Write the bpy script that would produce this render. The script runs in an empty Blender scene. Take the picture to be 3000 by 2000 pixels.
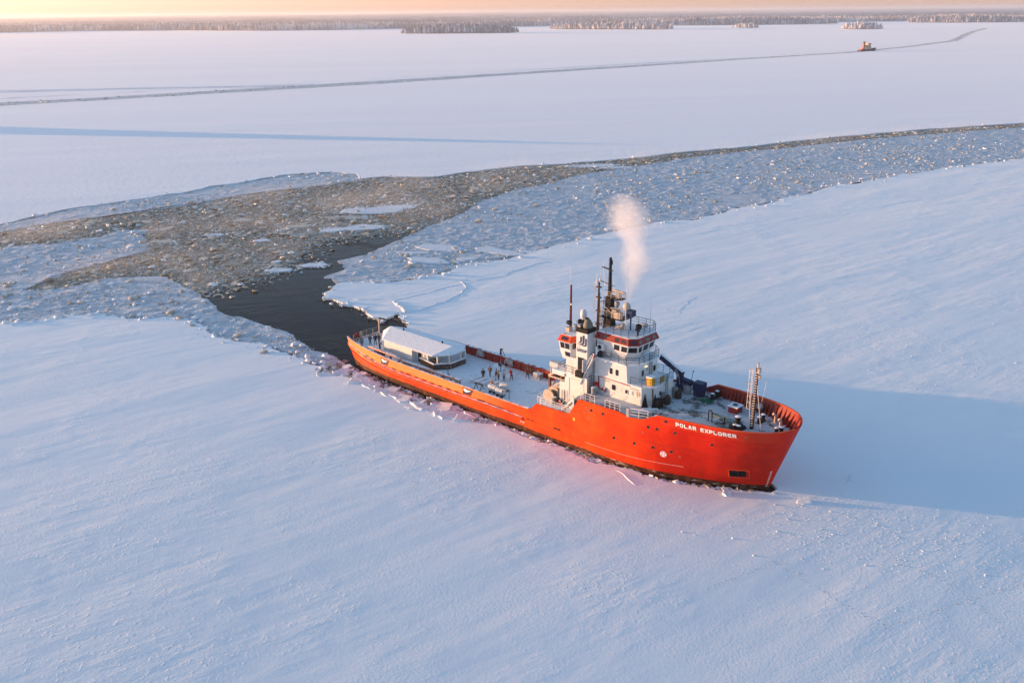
import bpy, bmesh, math, random
import numpy as np
from mathutils import Vector, Matrix
from mathutils.geometry import delaunay_2d_cdt
random.seed(7)
RNG = np.random.default_rng(11)
SC = bpy.context.scene
COL = SC.collection
# ------------------------------------------------------------------ camera
CAM_H = 54.0
PITCH = math.radians(18.983)
ROLL = math.radians(0.5443)
cam_data = bpy.data.cameras.new('camera')
cam = bpy.data.objects.new('camera', cam_data)
COL.objects.link(cam)
cam_data.sensor_width = 36.0
cam_data.lens = 33.6
cam_data.clip_start = 0.5
cam_data.clip_end = 90000.0
_c, _s = math.cos(ROLL), math.sin(ROLL)
_up0 = Vector((0, math.sin(PITCH), math.cos(PITCH)))
_fw = Vector((0, math.cos(PITCH), -math.sin(PITCH)))
_rt = Vector((1, 0, 0)) * _c - _up0 * _s
_up = Vector((1, 0, 0)) * _s + _up0 * _c
cam.matrix_world = Matrix(((_rt.x, _up.x, -_fw.x, 0), (_rt.y, _up.y, -_fw.y, 0), (_rt.z, _up.z, -_fw.z, CAM_H), (0, 0, 0, 1)))
SC.camera = cam
# ------------------------------------------------------------------ light
SUN_ELEV = math.radians(3.0)
SUN_DIR = Vector((-0.970, 0.243, 0)).normalized()
SUN_VEC = Vector((SUN_DIR.x * math.cos(SUN_ELEV), SUN_DIR.y * math.cos(SUN_ELEV), math.sin(SUN_ELEV)))
world = bpy.data.worlds.new('World')
SC.world = world
world.use_nodes = True
wn = world.node_tree.nodes
wl = world.node_tree.links
bg = wn['Background']
sky = wn.new('ShaderNodeTexSky')
sky.sky_type = 'NISHITA'
sky.sun_disc = False
sky.sun_elevation = SUN_ELEV
sky.sun_rotation = math.atan2(SUN_DIR.x, SUN_DIR.y)
sky.altitude = 60
sky.air_density = 0.7
sky.dust_density = 0.7
sky.ozone_density = 1.5
# the low band of the sky is rosier than the clear air model gives: same tint all the way round the horizon
_sp = wn.new('ShaderNodeSeparateXYZ'); _mr = wn.new('ShaderNodeMapRange'); _mx = wn.new('ShaderNodeMix')
_mr.interpolation_type = 'SMOOTHSTEP'; _mx.data_type = 'RGBA'; _mx.blend_type = 'MULTIPLY'; _mx.inputs[0].default_value = 1.0
_tc = wn.new('ShaderNodeTexCoord')
wl.new(_tc.outputs['Generated'], _sp.inputs[0]); wl.new(_sp.outputs[2], _mr.inputs[0])
_mr.inputs[1].default_value = 0.0; _mr.inputs[2].default_value = 0.22
_t2 = wn.new('ShaderNodeMix'); _t2.data_type = 'RGBA'
_t2.inputs[6].default_value = (0.93, 0.70, 1.22, 1); _t2.inputs[7].default_value = (1, 1, 1, 1)
wl.new(_mr.outputs[0], _t2.inputs[0]); wl.new(sky.outputs[0], _mx.inputs[6]); wl.new(_t2.outputs[2], _mx.inputs[7])
wl.new(_mx.outputs[2], bg.inputs[0])
bg.inputs[1].default_value = 0.15
sun_data = bpy.data.lights.new('sun', 'SUN')
sun_data.energy = 2.5
sun_data.angle = math.radians(0.6)
sun_data.color = (1.0, 0.55, 0.25)
sun = bpy.data.objects.new('sun', sun_data)
COL.objects.link(sun)
sun.rotation_euler = (-SUN_VEC).to_track_quat('-Z', 'Y').to_euler()
SC.view_settings.view_transform = 'Standard'
SC.view_settings.look = 'None'
SC.view_settings.gamma = 1.0
SC.view_settings.use_curve_mapping = False
SC.view_settings.exposure = 1.9
SC.cycles.max_bounces = 6
SC.cycles.diffuse_bounces = 3
SC.cycles.glossy_bounces = 2
SC.cycles.transparent_max_bounces = 8
SC.cycles.volume_bounces = 3
SC.cycles.use_denoising = True


# ------------------------------------------------------------------ helpers
def tag(o, label=None, cat=None, group=None, kind=None):
    if label: o['label'] = label
    if cat: o['category'] = cat
    if group: o['group'] = group
    if kind: o['kind'] = kind
    return o


class MB:
    """collects simple solids into one mesh"""
    def __init__(self):
        self.v = []; self.f = []; self.mi = []
        self.cur = 0

    def add(self, vs, fs):
        n = len(self.v)
        self.v.extend([tuple(p) for p in vs])
        for q in fs:
            self.f.append(tuple(i + n for i in q)); self.mi.append(self.cur)
        return self

    def box(self, x0, x1, y0, y1, z0, z1):
        return self.add([(x0, y0, z0), (x1, y0, z0), (x1, y1, z0), (x0, y1, z0), (x0, y0, z1), (x1, y0, z1), (x1, y1, z1), (x0, y1, z1)],
                        [(0, 3, 2, 1), (4, 5, 6, 7), (0, 1, 5, 4), (1, 2, 6, 5), (2, 3, 7, 6), (3, 0, 4, 7)])

    def obox(self, c, ax, ay, az):
        c, ax, ay, az = Vector(c), Vector(ax), Vector(ay), Vector(az)
        vs = [c + ax * i + ay * j + az * k for k in (-1, 1) for i, j in ((-1, -1), (1, -1), (1, 1), (-1, 1))]
        fs = [(0, 3, 2, 1), (4, 5, 6, 7), (0, 1, 5, 4), (1, 2, 6, 5), (2, 3, 7, 6), (3, 0, 4, 7)]
        if ax.cross(ay).dot(az) < 0: fs = [q[::-1] for q in fs]
        return self.add(vs, fs)

    def prism(self, poly, z0, z1, poly1=None):
        """poly counter clockwise seen from above; poly1 is the top outline when it differs"""
        n = len(poly)
        a = sum(poly[i][0] * poly[(i + 1) % n][1] - poly[(i + 1) % n][0] * poly[i][1] for i in range(n))
        if a < 0:
            poly = poly[::-1]
            if poly1: poly1 = poly1[::-1]
        p1 = poly1 or poly
        vs = [(x, y, z0) for x, y in poly] + [(x, y, z1) for x, y in p1]
        fs = [tuple(range(n - 1, -1, -1)), tuple(range(n, 2 * n))]
        fs += [(i, (i + 1) % n, n + (i + 1) % n, n + i) for i in range(n)]
        return self.add(vs, fs)

    def tube(self, p0, p1, r0, r1=None, n=6, caps=True):
        p0, p1 = Vector(p0), Vector(p1)
        r1 = r0 if r1 is None else r1
        d = p1 - p0
        if d.length < 1e-6: return self
        d.normalize()
        a = Vector((0, 0, 1)) if abs(d.z) < 0.9 else Vector((1, 0, 0))
        u = d.cross(a).normalized(); w = d.cross(u)
        vs = []
        for p, r in ((p0, r0), (p1, r1)):
            for i in range(n):
                t = 2 * math.pi * (i + 0.5) / n
                vs.append(p + (u * math.cos(t) + w * math.sin(t)) * r)
        fs = [((i + 1) % n, i, n + i, n + (i + 1) % n)[::-1] for i in range(n)]
        if caps: fs += [tuple(range(n))[::-1][::-1], tuple(range(n, 2 * n))[::-1]]
        return self.add(vs, fs)

    def path(self, pts, r, n=5):
        for a, b in zip(pts[:-1], pts[1:]): self.tube(a, b, r, r, n)
        return self

    def lathe(self, c, prof, n=12, axis='z'):
        vs = []
        for r, h in prof:
            for i in range(n):
                t = 2 * math.pi * i / n
                x, y = r * math.cos(t), r * math.sin(t)
                p = (x, y, h) if axis == 'z' else ((h, x, y) if axis == 'x' else (y, h, x))
                vs.append((c[0] + p[0], c[1] + p[1], c[2] + p[2]))
        fs = []
        for k in range(len(prof) - 1):
            for i in range(n):
                j = (i + 1) % n
                fs.append((k * n + i, k * n + j, (k + 1) * n + j, (k + 1) * n + i))
        fs.append(tuple(range(n))[::-1]); m = (len(prof) - 1) * n
        fs.append(tuple(range(m, m + n)))
        return self.add(vs, fs)

    def sphere(self, c, r, n=12, m=7, sz=1.0):
        prof = [(max(1e-3, r * math.sin(math.pi * k / m)), -r * sz * math.cos(math.pi * k / m)) for k in range(m + 1)]
        return self.lathe(c, prof, n)

    def torus(self, c, R, r, axis, n=16, m=6, slots=None):
        a = Vector(axis).normalized()
        u = a.cross(Vector((0, 0, 1)) if abs(a.z) < .9 else Vector((1, 0, 0))).normalized(); w = a.cross(u)
        vs = []
        for i in range(n):
            t = 2 * math.pi * i / n; d = u * math.cos(t) + w * math.sin(t)
            for k in range(m):
                q = 2 * math.pi * k / m
                vs.append(Vector(c) + d * (R + r * math.cos(q)) + a * r * math.sin(q))
        base = len(self.v); self.v.extend([tuple(p) for p in vs])
        for i in range(n):
            for k in range(m):
                i2, k2 = (i + 1) % n, (k + 1) % m
                self.f.append(tuple(base + x for x in (i * m + k, i2 * m + k, i2 * m + k2, i * m + k2)))
                self.mi.append(slots[(i * 8 // n) % len(slots)] if slots else self.cur)
        return self

    def mesh(self, name, mats):
        me = bpy.data.meshes.new(name)
        me.from_pydata(self.v, [], self.f)
        for m in (mats if isinstance(mats, (list, tuple)) else [mats]): me.materials.append(m)
        if max(self.mi or [0]) > 0: me.polygons.foreach_set('material_index', self.mi)
        me.update()
        return me

    def build(self, name, mats, parent=None, smooth=False, fix=False):
        me = self.mesh(name, mats)
        if fix:
            b = bmesh.new(); b.from_mesh(me); bmesh.ops.recalc_face_normals(b, faces=b.faces); b.to_mesh(me); b.free()
        if smooth: shade(me)
        return link(name, me, parent)


def shade(me, angle=40):
    me.polygons.foreach_set('use_smooth', [True] * len(me.polygons))
    try: me.set_sharp_from_angle(angle=math.radians(angle))
    except Exception: pass


def link(name, me, parent=None, loc=None, rot=None):
    o = bpy.data.objects.new(name, me)
    COL.objects.link(o)
    if parent is not None: o.parent = parent
    if loc is not None: o.location = loc
    if rot is not None: o.rotation_euler = rot
    return o


def empty(name, loc=(0, 0, 0), rz=0.0):
    o = bpy.data.objects.new(name, None)
    o.empty_display_size = 0.3
    COL.objects.link(o)
    o.location = loc; o.rotation_euler = (0, 0, rz)
    return o


def np_mesh(name, V, F, mats, mi=None, smooth=False):
    """V (n,3), F (m,k) arrays -> mesh datablock, fast"""
    V = np.asarray(V, dtype=np.float32); F = np.asarray(F, dtype=np.int32)
    me = bpy.data.meshes.new(name)
    k = F.shape[1]
    me.vertices.add(len(V)); me.vertices.foreach_set('co', V.ravel())
    me.loops.add(F.size); me.loops.foreach_set('vertex_index', F.ravel())
    me.polygons.add(len(F))
    me.polygons.foreach_set('loop_start', np.arange(0, F.size, k, dtype=np.int32))
    try: me.polygons.foreach_set('loop_total', np.full(len(F), k, dtype=np.int32))
    except Exception: pass
    for m in (mats if isinstance(mats, (list, tuple)) else [mats]): me.materials.append(m)
    if mi is not None: me.polygons.foreach_set('material_index', np.asarray(mi, dtype=np.int32))
    me.polygons.foreach_set('use_smooth', [smooth] * len(F))
    me.update(calc_edges=True)
    me.validate()
    return me


# ------------------------------------------------------------------ materials
class NT:
    def __init__(self, name):
        self.m = bpy.data.materials.new(name); self.m.use_nodes = True
        self.t = self.m.node_tree; self.n = self.t.nodes; self.l = self.t.links
        self.b = self.n['Principled BSDF']
        self.out = self.n['Material Output']

    def node(self, typ, **kw):
        x = self.n.new(typ)
        for k, v in kw.items(): setattr(x, k, v)
        return x

    def put(self, sock, v):
        if hasattr(v, 'is_linked') or hasattr(v, 'links'): self.l.new(v, sock)
        else: sock.default_value = v

    def coord(self, kind='Object', scale=(1, 1, 1), rot=(0, 0, 0)):
        tc = self.node('ShaderNodeTexCoord'); mp = self.node('ShaderNodeMapping')
        src = tc.outputs[kind]
        if rot[2]:
            vr = self.node('ShaderNodeVectorRotate', rotation_type='Z_AXIS')
            self.l.new(src, vr.inputs['Vector']); vr.inputs['Angle'].default_value = -rot[2]
            src = vr.outputs[0]
        self.l.new(src, mp.inputs['Vector'])
        mp.inputs['Scale'].default_value = scale
        return mp.outputs['Vector']

    def noise(self, vec, scale, detail=3.0, rough=0.55, dist=0.0):
        x = self.node('ShaderNodeTexNoise')
        self.l.new(vec, x.inputs['Vector'])
        x.inputs['Scale'].default_value = scale; x.inputs['Detail'].default_value = detail
        x.inputs['Roughness'].default_value = rough; x.inputs['Distortion'].default_value = dist
        return x.outputs[0]

    def math(self, op, a, b=0.0, c=None, clamp=False):
        x = self.node('ShaderNodeMath', operation=op); x.use_clamp = clamp
        self.put(x.inputs[0], a); self.put(x.inputs[1], b)
        if c is not None: self.put(x.inputs[2], c)
        return x.outputs[0]

    def ramp(self, fac, a, b, va=0.0, vb=1.0, smooth=True):
        x = self.node('ShaderNodeMapRange', interpolation_type='SMOOTHSTEP' if smooth else 'LINEAR')
        self.put(x.inputs[0], fac)
        for i, v in zip((1, 2, 3, 4), (a, b, va, vb)): x.inputs[i].default_value = v
        return x.outputs[0]

    def mix(self, fac, a, b):
        x = self.node('ShaderNodeMix', data_type='RGBA')
        self.put(x.inputs[0], fac)
        for s, v in ((x.inputs[6], a), (x.inputs[7], b)):
            self.put(s, (*v, 1.0) if isinstance(v, tuple) and len(v) == 3 else v)
        return x.outputs[2]

    def sep(self, vec):
        x = self.node('ShaderNodeSeparateXYZ'); self.l.new(vec, x.inputs[0]); return x.outputs

    def bump(self, h, strength=1.0, dist=1.0, normal=None):
        x = self.node('ShaderNodeBump')
        x.inputs['Strength'].default_value = strength; x.inputs['Distance'].default_value = dist
        self.l.new(h, x.inputs['Height'])
        if normal is not None: self.l.new(normal, x.inputs['Normal'])
        return x.outputs[0]

    def fin(self, color=None, rough=0.6, normal=None, metal=0.0, spec=0.3):
        if color is not None: self.put(self.b.inputs['Base Color'], (*color, 1.0) if isinstance(color, tuple) and len(color) == 3 else color)
        self.put(self.b.inputs['Roughness'], rough)
        self.b.inputs['Metallic'].default_value = metal
        self.b.inputs['Specular IOR Level'].default_value = spec
        if normal is not None: self.l.new(normal, self.b.inputs['Normal'])
        return self.m


SNOW = (0.85, 0.895, 0.93)


def paint(name, color, rough=0.5, var=0.25, dirt=(0.10, 0.06, 0.04), dirt_amt=0.25, frost=0.0, scale=0.8, spec=0.3):
    """weathered paint; frost lays rime on the faces that look up"""
    t = NT(name)
    v = t.coord('Object')
    n1 = t.noise(v, scale, 5, 0.65)
    dark = tuple(c * (1 - var) for c in color)
    col = t.mix(t.ramp(n1, 0.35, 0.65), dark, color)
    vs = t.coord('Object', scale=(2.2, 2.2, 0.35))
    n2 = t.noise(vs, 1.6, 6, 0.7)
    col = t.mix(t.math('MULTIPLY', t.ramp(n2, 0.55, 0.8), dirt_amt), col, dirt)
    r = rough
    if frost > 0:
        g = t.node('ShaderNodeNewGeometry')
        z = t.sep(g.outputs['Normal'])[2]
        n3 = t.noise(v, 1.3, 5, 0.6)
        f = t.math('MULTIPLY', t.ramp(z, 0.45, 0.8), t.ramp(n3, 0.62 - 0.4 * frost, 0.75 - 0.4 * frost))
        col = t.mix(f, col, SNOW)
    n4 = t.noise(v, 9.0, 3)
    return t.fin(col, r, t.bump(n4, 0.25, 0.02), spec=spec)


def plain(name, color, rough=0.6, var=0.18, scale=3.0, metal=0.0, spec=0.3):
    t = NT(name)
    n = t.noise(t.coord('Object'), scale, 4, 0.6)
    col = t.mix(t.ramp(n, 0.3, 0.7), tuple(c * (1 - var) for c in color), tuple(min(1, c * (1 + var * 0.5)) for c in color))
    return t.fin(col, rough, t.bump(n, 0.3, 0.02), metal=metal, spec=spec)

# ------------------------------------------------------------------ snow, ice and water
def mat_snow():
    t = NT('snow')
    v = t.coord('Object')
    va = t.coord('Object', scale=(0.014, 0.06, 1), rot=(0, 0, math.radians(38)))   # long wind drifts
    vb = t.coord('Object', scale=(0.16, 0.6, 1), rot=(0, 0, math.radians(34)))    # sastrugi
    h1 = t.math('MULTIPLY', t.noise(va, 1.0, 3, 0.5), 0.50)
    patch = t.ramp(t.noise(v, 0.035, 4, 0.6), 0.47, 0.62)
    h2 = t.math('MULTIPLY', t.noise(vb, 1.0, 4, 0.55), t.math('MULTIPLY_ADD', patch, 0.08, 0.030))
    lump = t.math('MULTIPLY', t.ramp(t.noise(v, 1.5, 4, 0.6), 0.54, 0.75), t.math('MULTIPLY', patch, 0.045))
    h3 = t.math('MULTIPLY', t.noise(v, 3.2, 4, 0.65), t.math('MULTIPLY_ADD', t.ramp(t.noise(v, .06, 3, .6), .42, .62), .030, .012))
    h = t.math('ADD', t.math('ADD', h1, h2), t.math('ADD', lump, h3))
    c = t.mix(t.ramp(t.noise(v, 0.02, 4), 0.35, 0.65), (0.79, 0.855, 0.90), SNOW)
    t.b.inputs['Sheen Weight'].default_value = .15; t.b.inputs['Sheen Roughness'].default_value = .5
    return t.fin(c, 0.6, t.bump(h, 1.0, 1.0), spec=0.3)


def mat_far_snow():
    t = NT('far_snow')
    v = t.coord('Object')
    va = t.coord('Object', scale=(0.004, 0.03, 1), rot=(0, 0, math.radians(12)))
    h1 = t.math('MULTIPLY', t.noise(va, 1.0, 4, 0.55), 0.55)
    h3 = t.math('MULTIPLY', t.noise(v, 0.5, 4, 0.65), 0.10)
    c = t.mix(t.ramp(t.noise(va, 0.25, 4), 0.35, 0.65), (0.82, 0.855, 0.90), SNOW)
    t.b.inputs['Sheen Weight'].default_value = .16; t.b.inputs['Sheen Roughness'].default_value = .5
    return t.fin(c, 0.65, t.bump(t.math('ADD', h1, h3), 1.0, 1.0), spec=0.5)


def mat_refrozen():
    t = NT('refrozen_ice')
    v = t.coord('Object')
    n1 = t.noise(v, 0.30, 5, 0.65)
    n2 = t.noise(v, 1.7, 5, 0.7)
    c = t.mix(t.ramp(n1, 0.38, 0.62), (0.40, 0.455, 0.51), (0.60, 0.65, 0.71))
    c = t.mix(t.ramp(n2, 0.50, 0.66), c, (0.68, 0.71, 0.76))
    h = t.math('ADD', t.math('MULTIPLY', n2, 0.35), t.math('MULTIPLY', t.noise(v, 6.0, 4, 0.7), 0.06))
    return t.fin(c, 0.45, t.bump(h, 0.9, 1.0), spec=0.3)


def mat_water():
    t = NT('open_water')
    v = t.coord('Object', scale=(0.5, 1.0, 1), rot=(0, 0, math.radians(15)))
    h = t.math('ADD', t.math('MULTIPLY', t.noise(v, 1.3, 4, 0.6), 0.10), t.math('MULTIPLY', t.noise(v, 0.35, 3), 0.16))
    t.b.inputs['IOR'].default_value = 1.11
    g = t.ramp(t.noise(t.coord('Object', scale=(.03, .10, 1), rot=(0, 0, math.radians(-40))), 1.0, 5, .65), .46, .66)
    return t.fin(t.mix(g, (0.008, 0.008, 0.009), (0.030, 0.029, 0.027)), t.ramp(g, 0, 1, .12, .34), t.bump(h, 0.45, 1.0), spec=0.3)


def mat_slush():
    t = NT('slush')
    v = t.coord('Object')
    n1 = t.noise(v, 0.9, 6, 0.7)
    n0 = t.noise(v, 0.05, 3, 0.6)
    f = t.math('ADD', n1, t.math('MULTIPLY_ADD', n0, 0.5, -0.25))
    c = t.mix(t.ramp(f, 0.45, 0.66), (0.055, 0.046, 0.034), (0.24, 0.20, 0.15))
    return t.fin(c, t.ramp(f, 0.45, 0.6, 0.18, 0.6), t.bump(n1, 0.8, 0.25), spec=0.4)


def mat_ice(name, a, b, scale=1.2, rough=0.5):
    t = NT(name)
    v = t.coord('Object')
    n1 = t.noise(v, scale, 4, 0.6)
    c = t.mix(t.ramp(n1, 0.35, 0.65), a, b)
    return t.fin(c, rough, t.bump(t.noise(v, 5.0, 4, 0.7), 0.7, 0.08), spec=0.35)


M_SNOW = mat_snow()
M_FAR = mat_far_snow()
M_REFR = mat_refrozen()
M_WATER = mat_water()
M_SLUSH = mat_slush()
M_ICE = mat_ice('white_ice', (0.66, 0.71, 0.77), (0.84, 0.86, 0.89))
M_ICE_WET = mat_ice('wet_ice', (0.19, 0.155, 0.105), (0.36, 0.31, 0.235))
M_ICE_MID = mat_ice('grey_ice', (0.40, 0.36, 0.295), (0.60, 0.555, 0.48))


def inside(poly, X, Y):
    """vectorised point in polygon"""
    p = np.asarray(poly); r = np.zeros(X.shape, bool)
    x0, y0 = p[:, 0], p[:, 1]; x1, y1 = np.roll(x0, -1), np.roll(y0, -1)
    for a, b, c, d in zip(x0, y0, x1, y1):
        if b == d: continue
        k = ((b > Y) != (d > Y)) & (X < (c - a) * (Y - b) / (d - b) + a)
        r ^= k
    return r


def roughen(pts, amp=0.10, step=1.0, closed=False, seed=1, cap=0.9):
    """break a line into ragged short pieces, like a torn ice edge"""
    rr = random.Random(seed)
    pts = [Vector((p[0], p[1])) for p in pts]
    if closed: pts.append(pts[0])
    out = []
    for a, b in zip(pts[:-1], pts[1:]):
        seg = [a, b]
        while (seg[1] - seg[0]).length > step and len(seg) < 400:
            new = []
            for p, q in zip(seg[:-1], seg[1:]):
                d = q - p; nrm = Vector((-d.y, d.x))
                new += [p, (p + q) / 2 + nrm * max(-cap / max(d.length, 1e-6), min(cap / max(d.length, 1e-6), rr.uniform(-amp, amp)))]
            seg = new + [seg[-1]]
        out += seg[:-1]
    if not closed: out.append(pts[-1])
    return [(p.x, p.y) for p in out]


def slab(name, poly, z0, z1, mats, parent=None, kind=None):
    """flat sheet with torn sides; the top is triangulated by bmesh"""
    a = sum(poly[i][0] * poly[(i + 1) % len(poly)][1] - poly[(i + 1) % len(poly)][0] * poly[i][1] for i in range(len(poly)))
    if a < 0: poly = poly[::-1]
    n = len(poly)
    V, _, F, *_r = delaunay_2d_cdt([Vector(p) for p in poly], [], [list(range(n))], 1, 1e-4)
    vs = [(v.x, v.y, z1) for v in V]; k = len(vs)
    fs = [tuple(f) if (V[f[1]] - V[f[0]]).cross(V[f[2]] - V[f[0]]) > 0 else tuple(f)[::-1] for f in F]
    vs += [(x, y, z1) for x, y in poly] + [(x, y, z0) for x, y in poly]
    fs += [(k + n + i, k + n + (i + 1) % n, k + (i + 1) % n, k + i) for i in range(n)]
    me = bpy.data.meshes.new(name); me.from_pydata(vs, [], fs); me.update()
    for m in (mats if isinstance(mats, (list, tuple)) else [mats]): me.materials.append(m)
    o = link(name, me, parent)
    if kind: o['kind'] = kind
    return o


ZS = 0.38     # snow surface above the water
SHIP_O = Vector((30.258, 101.678, 0.0))
SHIP_A = math.radians(-43.0)
ES = Vector((math.cos(SHIP_A), math.sin(SHIP_A), 0)); ET = Vector((-math.sin(SHIP_A), math.cos(SHIP_A), 0))


def sw(s, t, z=0.0):
    p = SHIP_O + ES * s + ET * t
    return Vector((p.x, p.y, z))


POLY = {"far_edge":[[-143.9,252.3],[-140.2,258.8],[-138.3,262.1],[-135.1,271.0],[-129.7,281.6],[-122.2,288.7],[-114.3,296.2],[-104.2,307.1],[-100.2,317.4],[-90.8,325.5],[-81.9,338.7],[-73.6,343.0],[-64.6,345.4],[-54.6,340.9],[-50.7,330.4],[-44.5,334.6],[-26.1,332.6],[-17.4,341.6],[-6.7,348.9],[4.5,356.5],[20.8,359.8],[34.5,366.7],[46.9,372.7],[62.0,383.7],[79.4,392.6],[95.4,400.7],[117.6,415.9],[140.5,429.2],[164.3,441.7],[189.4,455.0],[222.1,468.5],[254.1,481.0],[290.2,496.1]],"near_left":[[-98.6,166.7],[-95.2,169.5],[-90.7,170.1],[-87.9,171.1],[-81.0,174.1],[-74.6,172.6],[-69.2,171.3],[-60.9,171.1],[-56.6,166.5],[-53.0,160.7],[-49.3,158.7],[-46.6,156.9],[-41.5,154.5],[-37.7,151.1],[-34.2,147.8],[-30.5,143.7]],"near_right":[[-19.2,166.4],[-21.3,173.4],[-23.9,169.1],[-26.7,171.9],[-29.1,177.0],[-32.8,179.1],[-38.0,184.1],[-36.8,190.1],[-36.7,194.4],[-25.3,195.1],[-16.5,200.7],[-11.2,208.0],[-4.4,212.5],[2.6,217.6],[9.0,224.2],[16.9,232.7],[25.4,241.7],[38.1,252.4],[50.4,255.8],[56.4,261.9],[66.0,272.1],[78.3,280.7],[90.4,291.5],[101.3,304.7],[119.3,316.2],[139.4,330.3],[166.8,347.4],[194.0,363.1],[225.3,381.3]],"brash":[[-138.8,242.7],[-135.4,249.2],[-127.6,259.9],[-116.5,268.3],[-105.5,279.1],[-93.5,290.1],[-86.6,299.2],[-77.8,308.0],[-64.0,317.1],[-51.1,327.7],[-44.3,332.7],[-26.0,331.7],[-6.7,347.9],[4.5,355.5],[20.8,358.7],[46.7,371.6],[61.9,382.5],[95.1,399.4],[140.0,427.7],[188.7,453.3],[253.1,479.2],[289.1,494.1],[279.3,476.9],[244.9,462.9],[213.5,449.6],[181.6,435.5],[153.5,422.1],[135.0,411.8],[108.6,395.8],[92.5,387.9],[64.8,369.3],[49.6,355.8],[35.6,344.3],[22.3,332.6],[11.1,315.5],[1.0,305.4],[-8.3,289.3],[-12.4,274.6],[-16.2,263.6],[-22.0,252.3],[-25.1,244.4],[-26.7,247.1],[-36.4,242.4],[-44.7,238.7],[-49.2,233.1],[-49.7,219.6],[-50.8,210.7],[-54.2,200.3],[-58.5,195.2],[-62.7,191.0],[-62.8,185.9],[-68.2,193.8],[-75.1,202.1],[-80.5,202.7],[-87.7,201.5],[-92.1,196.4],[-96.7,192.2],[-101.7,192.3],[-100.8,199.1],[-98.8,207.5],[-94.6,213.9],[-88.7,225.5],[-89.6,232.4],[-94.8,242.3],[-96.3,251.3],[-104.8,250.6],[-106.3,242.8],[-115.5,235.8],[-126.5,231.6],[-131.1,228.1]],"frozen_left":[[-131.1,228.1],[-126.5,231.6],[-115.5,235.8],[-106.3,242.8],[-104.8,250.6],[-96.3,251.3],[-94.8,242.3],[-89.6,232.4],[-88.7,225.5],[-94.6,213.9],[-98.8,207.5],[-100.8,199.1],[-101.7,192.3],[-96.7,192.2],[-92.1,196.4],[-87.7,201.5],[-80.5,202.7],[-75.1,202.1],[-68.2,193.8],[-62.8,185.9],[-57.0,177.3],[-53.3,173.0],[-48.4,170.1],[-44.3,166.6],[-41.3,164.0],[-37.8,158.5],[-35.9,156.6],[-32.9,152.5],[-31.2,151.6],[-29.3,149.4],[-27.5,146.6],[-30.1,143.3],[-34.1,147.6],[-37.7,150.9],[-41.4,154.3],[-46.5,156.7],[-49.2,158.4],[-52.9,160.4],[-56.6,166.2],[-60.8,170.8],[-69.1,171.0],[-74.4,172.3],[-80.9,173.9],[-87.7,170.8],[-90.5,169.9],[-95.1,169.2],[-98.5,166.5]],"frozen_strip":[[-143.6,251.7],[-139.9,258.2],[-138.0,261.5],[-134.8,270.3],[-129.4,280.9],[-121.9,288.0],[-114.0,295.5],[-103.9,306.3],[-100.0,316.6],[-90.5,324.6],[-81.7,337.7],[-73.4,342.0],[-64.5,344.4],[-54.4,339.9],[-50.6,329.4],[-64.0,317.1],[-77.8,308.0],[-86.6,299.2],[-93.5,290.1],[-105.5,279.1],[-116.5,268.3],[-127.6,259.9],[-135.4,249.2],[-138.8,242.7]],"frozen_right":[[-25.1,244.4],[-22.0,252.3],[-16.2,263.6],[-12.4,274.6],[-8.3,289.3],[1.0,305.4],[11.1,315.5],[22.3,332.6],[35.6,344.3],[49.6,355.8],[64.8,369.3],[92.5,387.9],[108.6,395.8],[135.0,411.8],[153.5,422.1],[181.6,435.5],[213.5,449.6],[244.9,462.9],[279.3,476.9],[226.0,382.5],[194.5,364.2],[167.2,348.5],[139.8,331.3],[119.6,317.0],[101.5,305.5],[90.7,292.2],[78.4,281.4],[66.1,272.7],[56.5,262.5],[50.5,256.4],[38.2,252.9],[25.4,242.2],[16.9,233.2],[9.0,224.7],[2.6,218.0],[-4.4,212.9],[-11.2,208.4],[-16.5,201.1],[-25.3,195.4],[-36.7,194.8],[-38.8,199.7],[-40.4,199.8],[-37.4,207.1],[-40.2,215.1],[-35.4,219.9],[-31.3,228.6],[-27.8,236.0]]}
fe = roughen(POLY['far_edge'], 0.07, 1.2, seed=3)
nl = roughen(POLY['near_left'], 0.16, 0.8, seed=4)
nr = roughen(POLY['near_right'], 0.14, 0.8, seed=5)
sb = [tuple(sw(s, t)[:2]) for s, t in ((-71.5, -13.5), (-69, -11.2), (-66, -10.6), (-62, -10.2), (-57, -10.6), (-52, -10.4), (-48, -9.6), (-43, -9.2), (-38, -8.6), (-33, -8.5),
                                    (-28, -8.3), (-23, -8.2), (-18, -7.9), (-13, -7.2), (-9, -6.3), (-6, -5.1), (-3, -3.3), (-1, -1.8), (0.9, -0.9))]
sb = roughen(sb, 0.16, 0.5, seed=6)
pt = [tuple(sw(s, t)[:2]) for s, t in ((1.0, 0.6), (-3, 2.9), (-7, 4.9), (-12, 6.8), (-18, 7.5), (-40, 7.6), (-60, 7.6), (-68, 7.2), (-73, 7.4))]
near = [(-330, 95)] + nl[1:] + sb + pt + nr[:-1] + [POLY['near_right'][-1], (700, 640), (900, 600), (900, -300), (-900, -300), (-900, 0)]
snow_near = slab('snow_field', near, -0.35, ZS, M_SNOW, kind='structure')
far = [(-900, 60), (-330, 190)] + fe + [(420, 700), (1400, 1150), (9000, 3000), (9000, 5200), (-9000, 5200), (-9000, 60)]
snow_far = slab('far_snow_field', far, -0.35, ZS, [M_FAR], kind='structure')
w = MB(); w.add([(-1000, 20, 0), (1500, 20, 0), (1500, 1400, 0), (-1000, 1400, 0)], [(0, 1, 2, 3)])
w.build('water', M_WATER)['kind'] = 'structure'
sl = roughen(POLY['brash'], 0.10, 1.2, closed=True, seed=9)
slush = slab('slush_ice', sl, -0.2, 0.03, M_SLUSH, kind='structure')


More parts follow.
